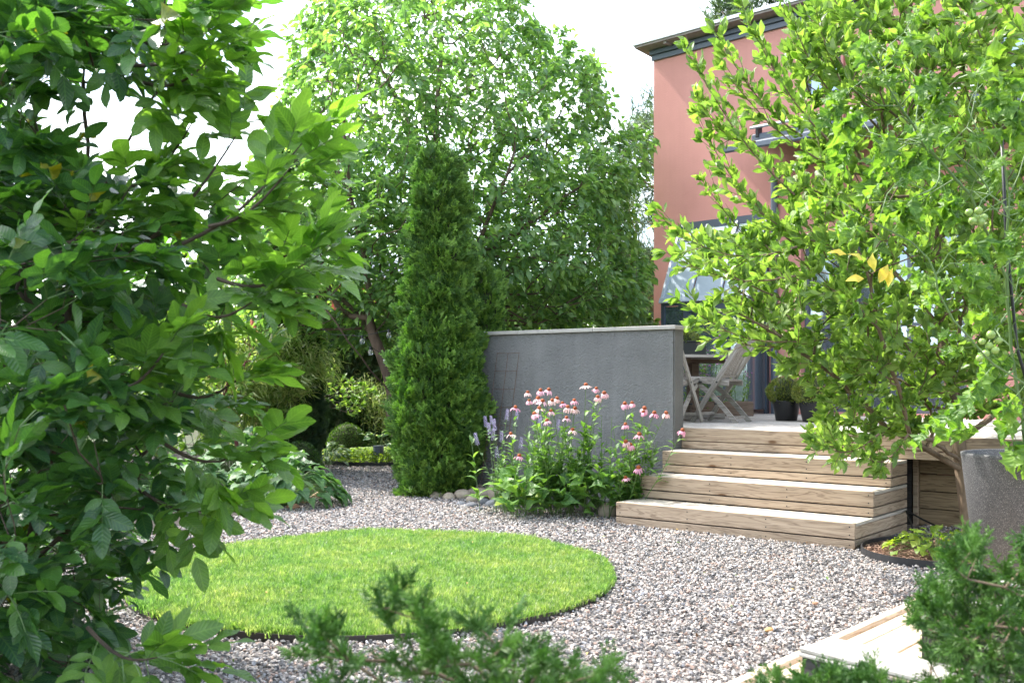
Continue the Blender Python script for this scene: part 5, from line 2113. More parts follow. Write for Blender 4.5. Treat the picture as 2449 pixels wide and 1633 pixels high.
P2, R2, s2, rt2 = compound(S2, range(len(spn)), 7, .18, 29, (.095, .13), droop=.0)
obj('leaf_stalks', rt2.mesh('leaf_stalks', F_stem), root)['kind'] = 'stuff'
leafset(root, EL3, P2, R2, s2, n_parts=150, part='leaf', bulkname='young_foliage')
obj('leaf_stalks', rt.mesh('leaf_stalks', F_stem), root)['kind'] = 'stuff'
# keep leaflets out of the eye
ok = np.linalg.norm(Pp - np.array((0, 0, EYE)), axis=1) > 1.5
Pp, Rr, Ss = Pp[ok], Rr[ok], Ss[ok]
yl = r_.random(len(Pp)) < .01
leafset(root, EL, Pp[~yl], Rr[~yl], Ss[~yl], n_parts=140)
leafset(root, ELY, Pp[yl], Rr[yl], Ss[yl], n_parts=15, bulkname='yellowing_foliage')
print('bush leaflets', len(Pp))

# ------------------------------------------------------------------ bright tree at the right
MG = [leaf_mesh('magnolia_leaf', F_mag, .42, peak=.60, tip=1.0, rows=5, bend=b_, fold=f_, wave=.35, seed=i, petiole=.05, twist=t_)
      for i, (b_, f_, t_) in enumerate(((.2, .3, 0), (.5, .25, .3), (.7, .4, -.3), (-.2, .15, .2)))]
mp_ = [(1850, -120), (1840, 40), (1800, 120), (1860, 220), (1800, 260), (1880, 330), (1830, 380), (1770, 380), (1800, 440),
       (1780, 500), (1680, 545), (1600, 545), (1600, 600), (1680, 640), (1700, 690), (1600, 690), (1600, 735), (1740, 770), (1800, 850), (1870, 900), (1880, 960), (1860, 1020), (1960, 1035),
       (2050, 1000), (2110, 1010), (2200, 960), (2330, 950), (2520, 940), (2560, -120)]
mb0 = G(2228, 1246)
mb0 = Vector((mb0.x, mb0.y, 0))
mpaths = [[mb0, P(2222, 1180, 8.1), P(2212, 1080, 8.1), P(2200, 1010, 8.15), P(2185, 900, 8.2), P(2165, 760, 8.2), P(2150, 560, 8.1), P(2130, 350, 8.0), P(2100, 100, 7.9)],
          [P(2205, 1080, 8.1), P(2100, 1015, 7.9), P(2040, 985, 7.8), P(1985, 925, 7.7), P(1900, 850, 7.5), P(1800, 780, 7.4), P(1690, 710, 7.3)],
          [P(2205, 1060, 8.1), P(2140, 1010, 7.6), P(2090, 1000, 7.3), P(2075, 930, 7.1), P(2020, 760, 6.9), P(1985, 600, 6.9), P(1900, 420, 7.0), P(1840, 200, 7.1)],
          [P(2205, 1010, 8.1), P(2270, 965, 8.3), P(2350, 890, 8.5), P(2430, 700, 8.6), P(2450, 400, 8.6)],
          [P(2165, 760, 8.2), P(2050, 620, 8.5), P(1960, 480, 8.7), P(1850, 330, 8.8)],
          [P(2150, 560, 8.1), P(2270, 400, 7.6), P(2350, 150, 7.4)]]
tg = crown_pts(mp_, 2700, 6.3, 9.3, seed=31)
mt, S = plant('magnolia_tree', 'bright green multi-stemmed tree whose crown fills the upper right', 'tree', mb0, tg, B_mag, MG, r0=.062, rt=.0028, step=.13, k=.28,
              paths=mpaths, n_parts=300, lk=dict(per=4.2, maxcnt=2.6, size=(.075, .125), droop=-.12, up=.5, tipn=5, ang=(.3, .85), tilt=.8), seed=32, jit=.006)
# long upright shoots reaching past the crown at its left
shoots = [((1760, 360), (1575, 112)), ((1790, 250), (1640, 70)), ((1850, 240), (1700, 10)), ((1760, 480), (1597, 268)), ((1790, 590), (1612, 415)), ((1740, 640), (1505, 485)),
          ((1760, 760), (1560, 690)), ((1700, 300), (1600, 225)), ((1900, 180), (1790, -20)), ((1980, 1000), (1870, 1010)), ((1820, 770), (1590, 750)), ((1860, 330), (1660, 160)), ((1880, 420), (1680, 300)), ((1840, 520), (1660, 400)), ((1760, 560), (1560, 540)), ((1900, 300), (1740, 90)), ((1750, 620), (1530, 580)), ((1930, 160), (1860, -20)), ((2060, 1010), (1985, 1050))]
pp_, dd_ = [], []
rr_ = random.Random(4)
for (a, b2) in shoots:
    D0 = rr_.uniform(6.7, 7.8)
    a = (a[0] + (a[0] - b2[0]) * .35, a[1] + (a[1] - b2[1]) * .35)
    A, B = P(*a, D0), P(*b2, D0 - .25)
    pts = [A.lerp(B, t) + Vector((0, 0, -.10 * math.sin(t * PI))) for t in (0, .2, .4, .6, .8, 1)]
    MB().tube(pts, [.008, .0065, .005, .004, .003, .0015], 5).build('shoot', B_mag, mt)
    for i in range(1, 6):
        for q in range(9):
            t = rr_.random()
            pp_.append(pts[i - 1].lerp(pts[i], t))
            dd_.append((pts[i] - pts[i - 1]).normalized())
    for sgn in (-1, 1):
        for i in (2, 3, 4):
            e_ = pts[i] + (pts[i + 1] - pts[i]) * .9 + Vector((rr_.uniform(-.03, .03), rr_.uniform(-.06, .06), sgn * rr_.uniform(.05, .12)))
            MB().tube([pts[i], e_], [.003, .0015], 4).build('twig', B_mag, mt)
            for q in range(6):
                pp_.append(pts[i].lerp(e_, rr_.uniform(.3, 1)))
                dd_.append((e_ - pts[i]).normalized())
    for q in range(7):
        pp_.append(B)
        dd_.append((B - A).normalized())
pp_, dd_ = np.array(pp_), np.array(dd_)
r_ = np.random.default_rng(8)
a_ = nrm(np.cross(dd_, r_.normal(size=dd_.shape)))
th = r_.uniform(.35, 1.0, (len(dd_), 1))
d_ = nrm(dd_ * np.cos(th) + a_ * np.sin(th) + np.array((0, 0, .1)))
leafset(mt, MG, pp_, frames(d_, r_.normal(0, .7, dd_.shape) + (0, 0, .6)), r_.uniform(.075, .115, len(pp_)), n_parts=20, bulkname='shoot_foliage')
# the few yellow leaves
YM = [leaf_mesh('yellow_leaf', F_yellow, .5, peak=.58, rows=5, bend=.5, fold=.25, wave=.4, seed=50 + i) for i in range(2)]
for (x, y, ax, up_) in ((2010, 625, (-.2, -.2, .9), (-1, -.6, .2)), (1985, 600, (-.9, -.2, .35), (0, -.6, .8)), (2020, 650, (.3, -.2, .8), (-.5, -1, 0)), (1985, 640, (-.8, -.1, -.1), (0, -.8, .7)),
                        (1940, 545, (-.9, 0, .3), (0, -.6, .8)), (1945, 585, (-.95, 0, .1), (0, -.6, .8)), (2040, 660, (.1, -.3, .9), (-1, -.6, 0))):
    R = frames(np.array([ax], float), np.array([up_], float))[0]
    q = P(x, y, 6.25)
    s = .12
    o = obj('yellow_leaf', YM[int(x) % 2], mt, Matrix([[*(R[i] * s), q[i]] for i in range(3)] + [[0, 0, 0, 1]]))

# ------------------------------------------------------------------ tomato plant
TM = [leaf_mesh('tomato_leaf', F_tom, .62, peak=.35, tip=.7, rows=8, bend=b_, fold=f_, wave=.9, serr=.16, seed=i, petiole=.12, twist=t_)
      for i, (b_, f_, t_) in enumerate(((1.0, .35, .3), (1.6, .5, -.5), (.6, .2, .2), (2.0, .6, .6)))]
tp = [(1900, 70), (1960, 90), (2010, 30), (2100, 60), (2200, 150), (2400, 180), (2420, 900), (2330, 1020), (2240, 1030), (2150, 950), (2230, 800), (2160, 700), (2100, 560), (1990, 560),
      (1930, 460), (1890, 300), (1950, 250), (1930, 150)]
tb0 = Vector((POTC[0] + .0, POTC[1], .86))
tpaths = [[tb0, P(2330, 850, 5.2), P(2312, 640, 5.15), P(2318, 450, 5.1), P(2290, 300, 5.05), P(2230, 200, 5.0)],
          [P(2312, 640, 5.15), P(2230, 450, 5.0), P(2120, 330, 4.9), P(2040, 200, 4.8), P(1990, 110, 4.8)],
          [P(2330, 850, 5.2), P(2270, 900, 5.0), P(2190, 950, 4.9)],
          [P(2318, 450, 5.1), P(2380, 300, 5.1)]]
tg = crown_pts(tp, 75, 4.55, 5.5, seed=41, bulge=False)
root = thing('tomato_plant', 'tomato plant with curled drooping leaves tied to a black cane', 'plant', tb0)
S = grow(tpaths, tg, step=.1, k=.4, r0=.010, rt=.0028, seed=42, jit=.006)
obj('stem', skel_mesh('stem', S, F_stem, 6), root)
Pp, Rr, Ss, rt = compound(S, np.concatenate([S['tips'], S['tips'][::2]]), 7, .17, 43, (.075, .125), droop=.9, up=.6)
obj('leaf_stalks', rt.mesh('leaf_stalks', F_stem), root)['kind'] = 'stuff'
# make them hang
D_ = Rr[:, :, 0].copy()
D_[:, 2] -= .9
Rr = frames(nrm(D_), Rr[:, :, 2] + r_.normal(0, .4, D_.shape))
leafset(root, TM, Pp, Rr, Ss, n_parts=300)
for (cx, cy, lst) in ((2240, 500, ((-14, -12), (8, -16), (-6, 8), (12, 10), (2, -2), (20, 0))), (2272, 790, ((4, -22), (22, -8), (-16, -6), (0, 4), (-8, 22), (-22, 32), (14, 14)))):
    for (ax, ay) in lst:
        q = P(cx + ax, cy + ay, 4.85 + .03 * rr_.random())
        rd_ = .019 * rr_.uniform(.85, 1.15)
        tmo = MB().lathe([(.001, -1), (.35, -.94), (.72, -.68), (.97, -.2), (.98, .15), (.8, .58), (.45, .86), (.15, .88)], 16)
        me = tmo.mesh('tomato', M_green_tom, True)
        o = obj('tomato', me, root, Matrix.Translation(q) @ Matrix.Rotation(rr_.uniform(-.4, .4), 4, 'X') @ Matrix.Scale(rd_, 4))
    MB().tube([P(cx + 40, cy - 60, 5.0), P(cx + 15, cy - 40, 4.9), P(cx, cy - 5, 4.87), P(cx - 8, cy + 20, 4.87)], .003, 5).build('truss', F_stem, root)
cn = MB().tube([(POTC[0] + .10, POTC[1] - .05, .84), P(2336, 800, 5.18), P(2312, 560, 5.14), P(2300, 300, 5.1)], .008, 8).build('plant_cane', M_blackmetal, None, smooth=True)
tag(cn, 'black cane supporting the tomato plant', 'cane')

# ------------------------------------------------------------------ foreground conifers
def juniper(label, base, poly, n, D0, D1, size, seed, spr=SPRJ, per=1.6, r0=.018, zmin=.05):
    root = thing('juniper', label, 'conifer', base, group='blurred junipers in the foreground')
    tg = crown_pts(poly, n, D0, D1, seed=seed, bulge=False, zmin=zmin)
    S = grow([[tuple(base)]], tg, step=.07, k=.45, r0=r0, rt=.0016, seed=seed, jit=.003, curve=.35, back=.15)
    obj('branches', skel_mesh('branches', S, B_mag, 5), root)
    r = np.random.default_rng(seed)
    c = np.where(S['cnt'] <= 3)[0]
    c = c[c > 0]
    ids = np.concatenate([np.repeat(c, r.poisson(per, len(c))), S['tips'], S['tips']])
    d = S['dir'][ids]
    a = nrm(np.cross(d, r.normal(size=d.shape)))
    th = r.uniform(.1, .8, (len(ids), 1))
    dd = nrm(d * np.cos(th) + a * np.sin(th) + (0, 0, .35))
    pos = S['nd'][ids] - dd * size * .2
    R = frames(dd, r.normal(size=d.shape))
    bulk('foliage', spr, pos, eul(R), size * r.uniform(.6, 1.25, len(ids)), r.integers(0, len(spr), len(ids)), root, M=WM[root.name])


juniper('blurred juniper with a pointed tip in front of the round lawn', Vector((-.10, 2.05, .0)),
        [(880, 1600), (900, 1480), (860, 1400), (880, 1345), (925, 1330), (950, 1370), (985, 1390), (1000, 1460), (1110, 1430), (1160, 1400), (1170, 1470), (1220, 1500), (1300, 1530), (1410, 1505), (1430, 1540),
         (1400, 1640), (720, 1640), (735, 1570), (700, 1470), (690, 1420), (740, 1440), (800, 1440), (830, 1500)],
        150, 1.85, 2.35, .08, 51, per=.7)
juniper('blurred juniper spilling over the planter at the right edge', Vector((2.0, 3.55, .4)),
        [(2130, 1640), (2115, 1500), (2105, 1410), (2145, 1345), (2190, 1285), (2235, 1235), (2290, 1340), (2330, 1300), (2360, 1255), (2420, 1240), (2560, 1300), (2560, 1640)],
        400, 2.4, 3.3, .085, 52, per=1.1, zmin=.42)
juniper('low blurred juniper sprays along the bottom edge beside the planter rim', Vector((.78, 2.45, .05)),
        [(1720, 1640), (1760, 1570), (1810, 1550), (1850, 1565), (1900, 1545), (1960, 1555), (2010, 1545), (2060, 1580), (2090, 1640)],
        130, 2.3, 2.65, .065, 53, per=.8)

# ------------------------------------------------------------------ coneflowers and hyssop by the wall
CL = [leaf_mesh('coneflower_leaf', F_cone, .34, peak=.38, tip=.7, rows=5, bend=b_, fold=.3, wave=.3, seed=i, petiole=.1) for i, b_ in enumerate((.8, 1.3, 1.7))]
BL = [leaf_mesh('broad_leaf', F_cone, .5, peak=.42, tip=.75, rows=6, bend=b_, fold=.25, wave=.4, seed=i + 5, petiole=.4) for i, b_ in enumerate((1.0, 1.5))]
LL = [leaf_mesh('lime_leaf', F_lime, .85, peak=.5, tip=1.2, rows=6, bend=.8, fold=.15, wave=.5, seed=8, petiole=.4)]


def petal_mesh(seed, np_=13, droop=1.0, L=.054):
    r = random.Random(seed)
    mb = MB()
    for k in range(np_):
        if r.random() < .1:
            continue
        a = 2 * PI * k / np_ + r.uniform(-.1, .1)
        dr = droop * r.uniform(.7, 1.3)
        l_ = L * r.uniform(.85, 1.1)
        ca, sa = math.cos(a), math.sin(a)
        rad0 = .010
        pts = []
        x, z, an = rad0, 0, -.2 + .3 * (1 - droop)
        for i in range(4):
            w = (.0035, .0065, .0068, .003)[i]
            pts.append((x, z, w))
            an += dr * .62
            x += l_ / 3 * math.cos(an)
            z -= l_ / 3 * math.sin(an)
        vs = []
        for (x, z, w) in pts:
            for s in (-1, 1):
                vs.append((x * ca - s * w * sa, x * sa + s * w * ca, z))
        mb.add(vs, [(i * 2, i * 2 + 1, i * 2 + 3, i * 2 + 2) for i in range(3)])
    return mb.mesh('petals', F_petal, True)


PET = [petal_mesh(i, droop=d_) for i, d_ in enumerate((.35, .6, .8, 1.05))]
CONE = MB().lathe([(.012, -.004), (.0165, .002), (.0175, .008), (.015, .016), (.009, .022), (.002, .024)], 14).mesh('cone', M_cone, True)
heads = [(508, 500), (585, 545), (620, 565), (665, 480), (605, 485), (520, 560), (415, 612), (727, 545), (692, 560), (770, 580), (858, 560), (808, 612), (862, 620), (560, 660), (683, 640),
         (655, 710), (800, 690), (595, 620), (845, 780), (382, 810), (445, 975), (945, 445), (1022, 470), (1083, 505), (1033, 535), (1237, 585), (1292, 580), (1383, 620), (1378, 645),
         (1458, 655), (1547, 655), (1242, 740), (1345, 815), (1245, 870), (1280, 895), (1340, 1065), (1243, 1140), (1668, 785)]
groups = {0: ('coneflower clump nearest the thuja, with purple hyssop in front', -0.05, 9.95), 1: ('densest coneflower clump in the middle of the grey wall', .35, 9.75),
          2: ('coneflower clump with the tallest blooms', .60, 9.85), 3: ('coneflower clump nearest the steps', 1.02, 9.55)}
clumps = {}
for k_, (lab, x, y) in groups.items():
    clumps[k_] = thing('coneflower', lab, 'flower', (x, y, 0), 0, 'pink coneflowers by the grey wall')
rr_ = random.Random(11)
lpos, lD, lU, lS = {k: [] for k in clumps}, {k: [] for k in clumps}, {k: [] for k in clumps}, {k: [] for k in clumps}


def add_stem_leaves(k, pts, n, s0, s1):
    for _ in range(n):
        t = rr_.uniform(.12, .86)
        i = min(len(pts) - 2, int(t * (len(pts) - 1)))
        p = pts[i].lerp(pts[i + 1], t * (len(pts) - 1) - i)
        a = rr_.uniform(0, 6.28)
        lpos[k].append(p)
        lD[k].append((math.cos(a), math.sin(a) * .8 - .15, rr_.uniform(.1, .9)))
        lU[k].append((-.3 * math.cos(a), -.3 * math.sin(a), 1))
        lS[k].append(rr_.uniform(s0, s1) * (1.15 - .5 * t))


for i, (zx, zy) in enumerate(heads):
    px, py = (1100 + zx / 3.137) / K, (780 + zy / 3.137) / K
    k = 0 if zx < 480 else 1 if zx < 900 else 2 if zx < 1150 else 3
    D = rr_.uniform(9.2, 9.75) if zx < 1500 else 9.15
    if zy > 650 and zx < 1500:
        D = 9.12
    if zx == 1668:
        D = 8.95
    q = P(px, py, D)
    bx, by = groups[k][1], groups[k][2]
    b0 = Vector((bx + rr_.uniform(-.16, .16), by + rr_.uniform(-.25, .05), 0))
    if zy < 470 and zx == 945 or zx in (605,):
        dr_i = 0
    lean = Vector((rr_.uniform(-.25, .25), rr_.uniform(-.35, .1), 1)).normalized()
    mid = b0.lerp(q, .5) + Vector((rr_.uniform(-.03, .03), rr_.uniform(-.03, .03), .02))
    pts = [b0, b0.lerp(mid, .5) + Vector((0, 0, .01)), mid, mid.lerp(q, .55) + Vector((0, 0, .004)), q - lean * .004]
    MB().tube(pts, [.0045, .004, .0035, .003, .0026], 5, cap=False).build('stem', F_stem, clumps[k])
    add_stem_leaves(k, pts, 14, .10, .17)
    Rq = lean.to_track_quat('Z', 'Y').to_matrix().to_4x4()
    Mh = Matrix.Translation(q) @ Rq @ Matrix.Rotation(rr_.random() * 6, 4, 'Z')
    sc_ = rr_.uniform(.85, 1.12)
    hd_ = obj('flower_head', CONE, clumps[k], Mh @ Matrix.Scale(sc_ * 1.05, 4))
    pi_ = 0 if (zy < 450 or zx == 1243) else rr_.choice((1, 2, 2, 3, 3))
    obj('petals', PET[pi_], hd_, Mh @ Matrix.Scale(sc_, 4))
# leafy non-flowering stems and the big basal leaves
for k, (lab, bx, by) in groups.items():
    for _ in range((10, 22, 14, 14)[k]):
        b0 = Vector((bx + rr_.uniform(-.25, .25), by + rr_.uniform(-.3, .1), 0))
        q = b0 + Vector((rr_.uniform(-.22, .22), rr_.uniform(-.25, .1), rr_.uniform(.45, .95)))
        pts = [b0, b0.lerp(q, .33) + Vector((0, 0, .02)), b0.lerp(q, .66) + Vector((0, 0, .02)), q]
        MB().tube(pts, [.004, .0035, .003, .002], 4, cap=False).build('stem', F_stem, clumps[k])
        add_stem_leaves(k, pts, 16, .11, .18)
    A_ = np.array([tuple(v) for v in lpos[k]])
    leafset(clumps[k], CL, A_, frames(nrm(np.array(lD[k])), np.array(lU[k])), np.array(lS[k]), n_parts=300)
# broad basal leaves at the foot of the clumps
n = 150
bx = r_.uniform(-.12, 1.08, n)
by = 9.35 + r_.uniform(-.1, .35, n)
a = r_.uniform(0, 6.28, n)
pos = np.column_stack([bx, by, r_.uniform(.05, .38, n)])
d = np.column_stack([np.cos(a) * .8, np.sin(a) * .6 - .5, r_.uniform(.0, .7, n)])
bs_ = thing('broad_leaf_plant', 'broad dark green leaves sprawling at the foot of the coneflowers', 'plant', (.45, 9.45, 0))
for i in range(0, n, 5):
    MB().tube([(bx[i], by[i] + .1, 0), (bx[i], by[i] + .05, pos[i, 2] * .7), tuple(pos[i])], .003, 4, cap=False).build('stalk', F_stem, bs_)
leafset(bs_, BL, pos, frames(nrm(d), np.tile((0, -.3, 1.0), (n, 1)) + r_.normal(0, .25, (n, 3))), r_.uniform(.14, .25, n), n_parts=150)
lm = thing('lime_leaf_plant', 'large round lime green leaf beside the largest boulder', 'plant', (.0, 9.62, 0))
MB().tube([(.0, 9.62, 0), (-.05, 9.5, .12), (-.08, 9.44, .14)], .004, 5).build('stalk', F_stem, lm)
for (x, y, ax, s) in ((1165, 1158, (-.7, -.5, .05), .20), (1205, 1150, (.5, -.6, .3), .16), (1185, 1140, (-.1, -.3, .6), .14)):
    R = frames(np.array([ax]), np.array([(0., -.5, 1.)]))[0]
    q = P(x + 12, y, 9.4)
    obj('leaf', LL[0], lm, Matrix([[*(R[i] * s), q[i]] for i in range(3)] + [[0, 0, 0, 1]]))
# hyssop
FS = [leaf_mesh('hyssop_leaf', F_hys, .5, peak=.4, tip=.8, rows=4, bend=.7, fold=.3, seed=i) for i in range(2)]
flw = MB()
r2 = random.Random(3)
for i in range(60):
    t = i / 60
    a = i * 2.4
    rr0 = .010 * (1 - .55 * t) + .002
    c = Vector((math.cos(a) * rr0, math.sin(a) * rr0, .085 * t))
    o_ = Vector((math.cos(a), math.sin(a), .5)).normalized() * .007
    s_ = Vector((-math.sin(a), math.cos(a), 0)) * .003
    flw.add([c - s_, c + s_, c + o_ + s_ * .6, c + o_ - s_ * .6 + Vector((0, 0, .002))], [(0, 1, 2, 3)])
SPK = flw.mesh('flower_spike', F_hysf)
hy = [(190, 720), (232, 700), (257, 745), (217, 775), (250, 815), (312, 830), (355, 665), (120, 855), (427, 660), (460, 880), (560, 700), (600, 710), (275, 950), (740, 740), (600, 740)]
ht = thing('hyssop', 'purple spiked hyssop between the thuja and the coneflowers', 'flower', (-.25, 10.0, 0))
hp_, hd2, hs2 = [], [], []
for (zx, zy) in hy:
    px, py = (1100 + zx / 3.137) / K, (780 + zy / 3.137) / K
    D = rr_.uniform(9.6, 9.9)
    q = P(px, py, D)
    b0 = Vector((-.10 + rr_.uniform(-.08, .08), 9.8 + rr_.uniform(-.1, .1), 0)) if zx < 500 else Vector((.2, 9.8, 0))
    mid = b0.lerp(q, .5)
    dirn = (q - mid).normalized()
    pts = [b0, b0.lerp(mid, .5) + Vector((0, 0, .03)), mid + Vector((0, 0, .03)), q - dirn * .02]
    MB().tube(pts, [.0035, .003, .0025, .002], 4, cap=False).build('stem', F_stem, ht)
    obj('flower_spike', SPK, ht, Matrix.Translation(q - dirn * .05) @ (dirn + Vector((0, 0, .6))).to_track_quat('Z', 'Y').to_matrix().to_4x4() @ Matrix.Scale(rr_.uniform(1.0, 1.4), 4))
    for _ in range(16):
        t = rr_.uniform(.3, .95)
        i = min(2, int(t * 3))
        p = pts[i].lerp(pts[i + 1], t * 3 - i)
        a = rr_.uniform(0, 6.28)
        hp_.append(p)
        hd2.append((math.cos(a), math.sin(a), rr_.uniform(0, .6)))
        hs2.append(rr_.uniform(.04, .07))
leafset(ht, FS, np.array([tuple(v) for v in hp_]), frames(nrm(np.array(hd2)), np.tile((0, 0, 1.), (len(hp_), 1))), np.array(hs2), n_parts=100)

# ------------------------------------------------------------------ hostas, lamb's ear, ground cover
HO = [leaf_mesh('hosta_leaf', F_hosta, .62, peak=.36, tip=.8, rows=6, bend=b_, fold=.22, wave=.3, seed=i, petiole=.02) for i, b_ in enumerate((.7, 1.1, 1.5))]


def hosta(label, c, R0, h, n, size, seed, name='hosta', mesh=None, cat='plant', grp=None, ell=1.0):
    r = np.random.default_rng(seed)
    t = thing(name, label, cat, c, group=grp)
    a = r.random(n) * 6.283
    q = np.sqrt(r.random(n))
    rad_ = R0 * q
    z = h * (1 - .75 * q ** 2) * r.uniform(.75, 1.05, n)
    pos = np.column_stack([c[0] + rad_ * np.cos(a) * ell, c[1] + rad_ * np.sin(a), c[2] + z])
    d = np.column_stack([np.cos(a), np.sin(a), .55 - 1.35 * q + r.normal(0, .15, n)])
    up = np.column_stack([np.cos(a) * q * .6, np.sin(a) * q * .6, np.ones(n)]) + r.normal(0, .2, (n, 3))
    mb = MB()
    for i in range(n):
        p = Vector(pos[i])
        b0 = Vector((c[0] + .25 * (p.x - c[0]), c[1] + .25 * (p.y - c[1]), c[2]))
        mb.tube([b0, b0.lerp(p, .6) + Vector((0, 0, h * .18)), p], .004 if h > .25 else .002, 3, cap=False)
    obj('leaf_stalks', mb.mesh('leaf_stalks', F_stem), t)['kind'] = 'stuff'
    leafset(t, mesh or HO, pos, frames(nrm(d), up), size * r.uniform(.7, 1.15, n), n_parts=150)
    return t


hosta('big hosta clump spilling onto the gravel, nearest the path', (-2.30, 10.35, 0), .52, .48, 170, .23, 61, grp='hostas along the left bed', ell=1.1)
hosta('hosta clump behind the leafy bush, farther left', (-3.25, 10.5, 0), .5, .5, 130, .23, 62, grp='hostas along the left bed')
hosta('hosta in deep shade behind the leafy bush stems', (-4.1, 10.0, 0), .6, .5, 120, .22, 69, grp='hostas along the left bed')
hosta('hosta in deep shade close behind the leafy bush trunk', (-3.9, 8.4, 0), .6, .5, 120, .22, 70, grp='hostas along the left bed')
hosta('low hosta half hidden at the left end of the gravel', (-3.2, 7.6, 0), .45, .35, 90, .18, 74, grp='hostas along the left bed')
hosta('pale leaved hosta behind the nearest clump', (-3.0, 11.8, 0), .55, .62, 130, .22, 64, grp='hostas along the left bed')
hosta('white edged hosta behind the dark bollard lamp', (*P(868, 1000, 16.2).xy, 0), .38, .45, 60, .17, 63,
      mesh=[leaf_mesh('edged_hosta_leaf', leafmat('edged_hosta', [(0.06, 0.14, 0.06), (0.09, 0.18, 0.08)], tr=.3, veins=9, edge=(.5, .55, .42)), .6, peak=.4, rows=5, bend=.9, seed=2)])
hosta('variegated hosta in shade between the box balls', (*P(745, 1000, 15.0).xy, 0), .42, .35, 70, .15, 65,
      mesh=[leaf_mesh('edged_hosta_leaf', leafmat('edged_hosta_dim', [(0.05, 0.12, 0.04), (0.07, 0.15, 0.05)], tr=.3, veins=9, edge=(.38, .42, .22)), .5, peak=.4, rows=5, bend=.9, seed=3)])
hosta('silvery lamb ear rosettes beside the tan stones', (*G(700, 1112).xy, 0), .24, .16, 60, .12, 66, name='lambs_ear',
      mesh=[leaf_mesh('lamb_leaf', F_lamb, .36, peak=.5, rows=4, bend=.5, fold=.3, seed=4)])
LG = [leaf_mesh('round_leaf', F_lime, .8, peak=.5, tip=1.4, rows=4, bend=.6, fold=.15, wave=.4, seed=i) for i in range(3)]
hosta('wild ginger with glossy lime leaves in the mulch bed', (3.02, 7.38, .03), .34, .17, 110, .085, 67, name='ginger_plant', mesh=LG, ell=1.0)
hosta('smaller lime leaved plant close to the tree trunk', (3.42, 7.2, .03), .22, .12, 45, .075, 68, name='ginger_plant', mesh=LG)
gc = thing('ground_cover', 'pale yellow green ground cover in the far round bed', 'plant', (FB_C[0], FB_C[1], 0))
n = 5200
a = rng.random(n) * 6.283
q = np.sqrt(rng.random(n))
pos = np.column_stack([FB_C[0] + .8 * q * np.cos(a), FB_C[1] + .64 * q * np.sin(a), .07 + .16 * (1 - q ** 4) * rng.random(n) ** .5])
d = np.column_stack([np.cos(a) + rng.normal(0, .6, n), np.sin(a) + rng.normal(0, .6, n), rng.uniform(-.1, .5, n)])
leafset(gc, LG, pos, frames(nrm(d), np.tile((0, -.2, 1.), (n, 1)) + rng.normal(0, .35, (n, 3))), rng.uniform(.028, .05, n), n_parts=0)

# ------------------------------------------------------------------ bamboo, dogwood and the green beyond
BM_ = [leaf_mesh('bamboo_leaf', F_bamboo, .13, peak=.3, tip=.8, rows=3, bend=b_, fold=.2, seed=i) for i, b_ in enumerate((.4, 1.0, 1.5))]


def bamboo(label, c, R0, h, nc, seed, arch=.6, ls=.17, per=120):
    r = np.random.default_rng(seed)
    t = thing('bamboo', label, 'bamboo', c)
    pp, dd = [], []
    for i in range(nc):
        a = r.random() * 6.283
        b0 = Vector((c[0] + r.normal(0, .14), c[1] + r.normal(0, .14), 0))
        o_ = Vector((math.cos(a), math.sin(a), 0)) * R0 * r.uniform(.35, 1.0)
        H = h * r.uniform(.6, 1.0)
        pts = [b0, b0 + o_ * .15 + Vector((0, 0, H * .45)), b0 + o_ * .45 + Vector((0, 0, H * .82)), b0 + o_ * .8 + Vector((0, 0, H * .98)), b0 + o_ * 1.15 + Vector((0, 0, H * (1 - .12 * arch)))]
        MB().tube(pts, [.006, .005, .004, .003, .0015], 4, cap=False).build('culm', F_stem, t)
        for _ in range(per):
            u = r.uniform(.25, 1) * 4
            j = min(3, int(u))
            p = pts[j].lerp(pts[j + 1], u - j) + Vector(r.normal(0, .07, 3))
            dr_ = (pts[j + 1] - pts[j]).normalized()
            pp.append(p)
            dd.append(np.array(dr_) * .7 + r.normal(0, .5, 3) + (0, 0, -.35))
    dd = nrm(np.array(dd))
    leafset(t, BM_, np.array([tuple(v) for v in pp]), frames(dd, r.normal(0, .5, dd.shape) + (0, 0, .8)), r.uniform(.6, 1.2, len(pp)) * ls, n_parts=60, rel_len=.5) if False else \
        leafset(t, BM_, np.array([tuple(v) for v in pp]), frames(dd, r.normal(0, .5, dd.shape) + (0, 0, .8)), r.uniform(.6, 1.2, len(pp)) * ls, n_parts=60)
    return t


bamboo('arching pale bamboo clump beside the dark thujas', (*P(625, 1000, 13.6).xy, 0), 1.0, 1.95, 60, 71)
bamboo('bamboo clump farther left behind the bush branches', (*P(500, 1000, 13.3).xy, 0), .9, 1.8, 44, 72)
bamboo('small feathery bamboo between the far thujas and the cherry trunk', (*P(880, 1000, 16.9).xy, 0), .45, 1.35, 18, 73, ls=.13)


def shrub(name, label, cat, base, poly, n, D0, D1, meshes, size, seed, mat=B_dark, per=2.0, tipn=6, r0=.03, parts=60, droop=.1, group=None, bulge=True, step=.2):
    tg = crown_pts(poly, n, D0, D1, seed=seed, bulge=bulge)
    return plant(name, label, cat, Vector(base), tg, mat, meshes, r0=r0, rt=.003, step=step, k=.35, n_parts=parts, sides=4,
                 lk=dict(per=per, maxcnt=2.0, size=size, droop=droop, up=.7, tipn=tipn, ang=(.3, 1.2), tilt=.6), seed=seed, group=group)


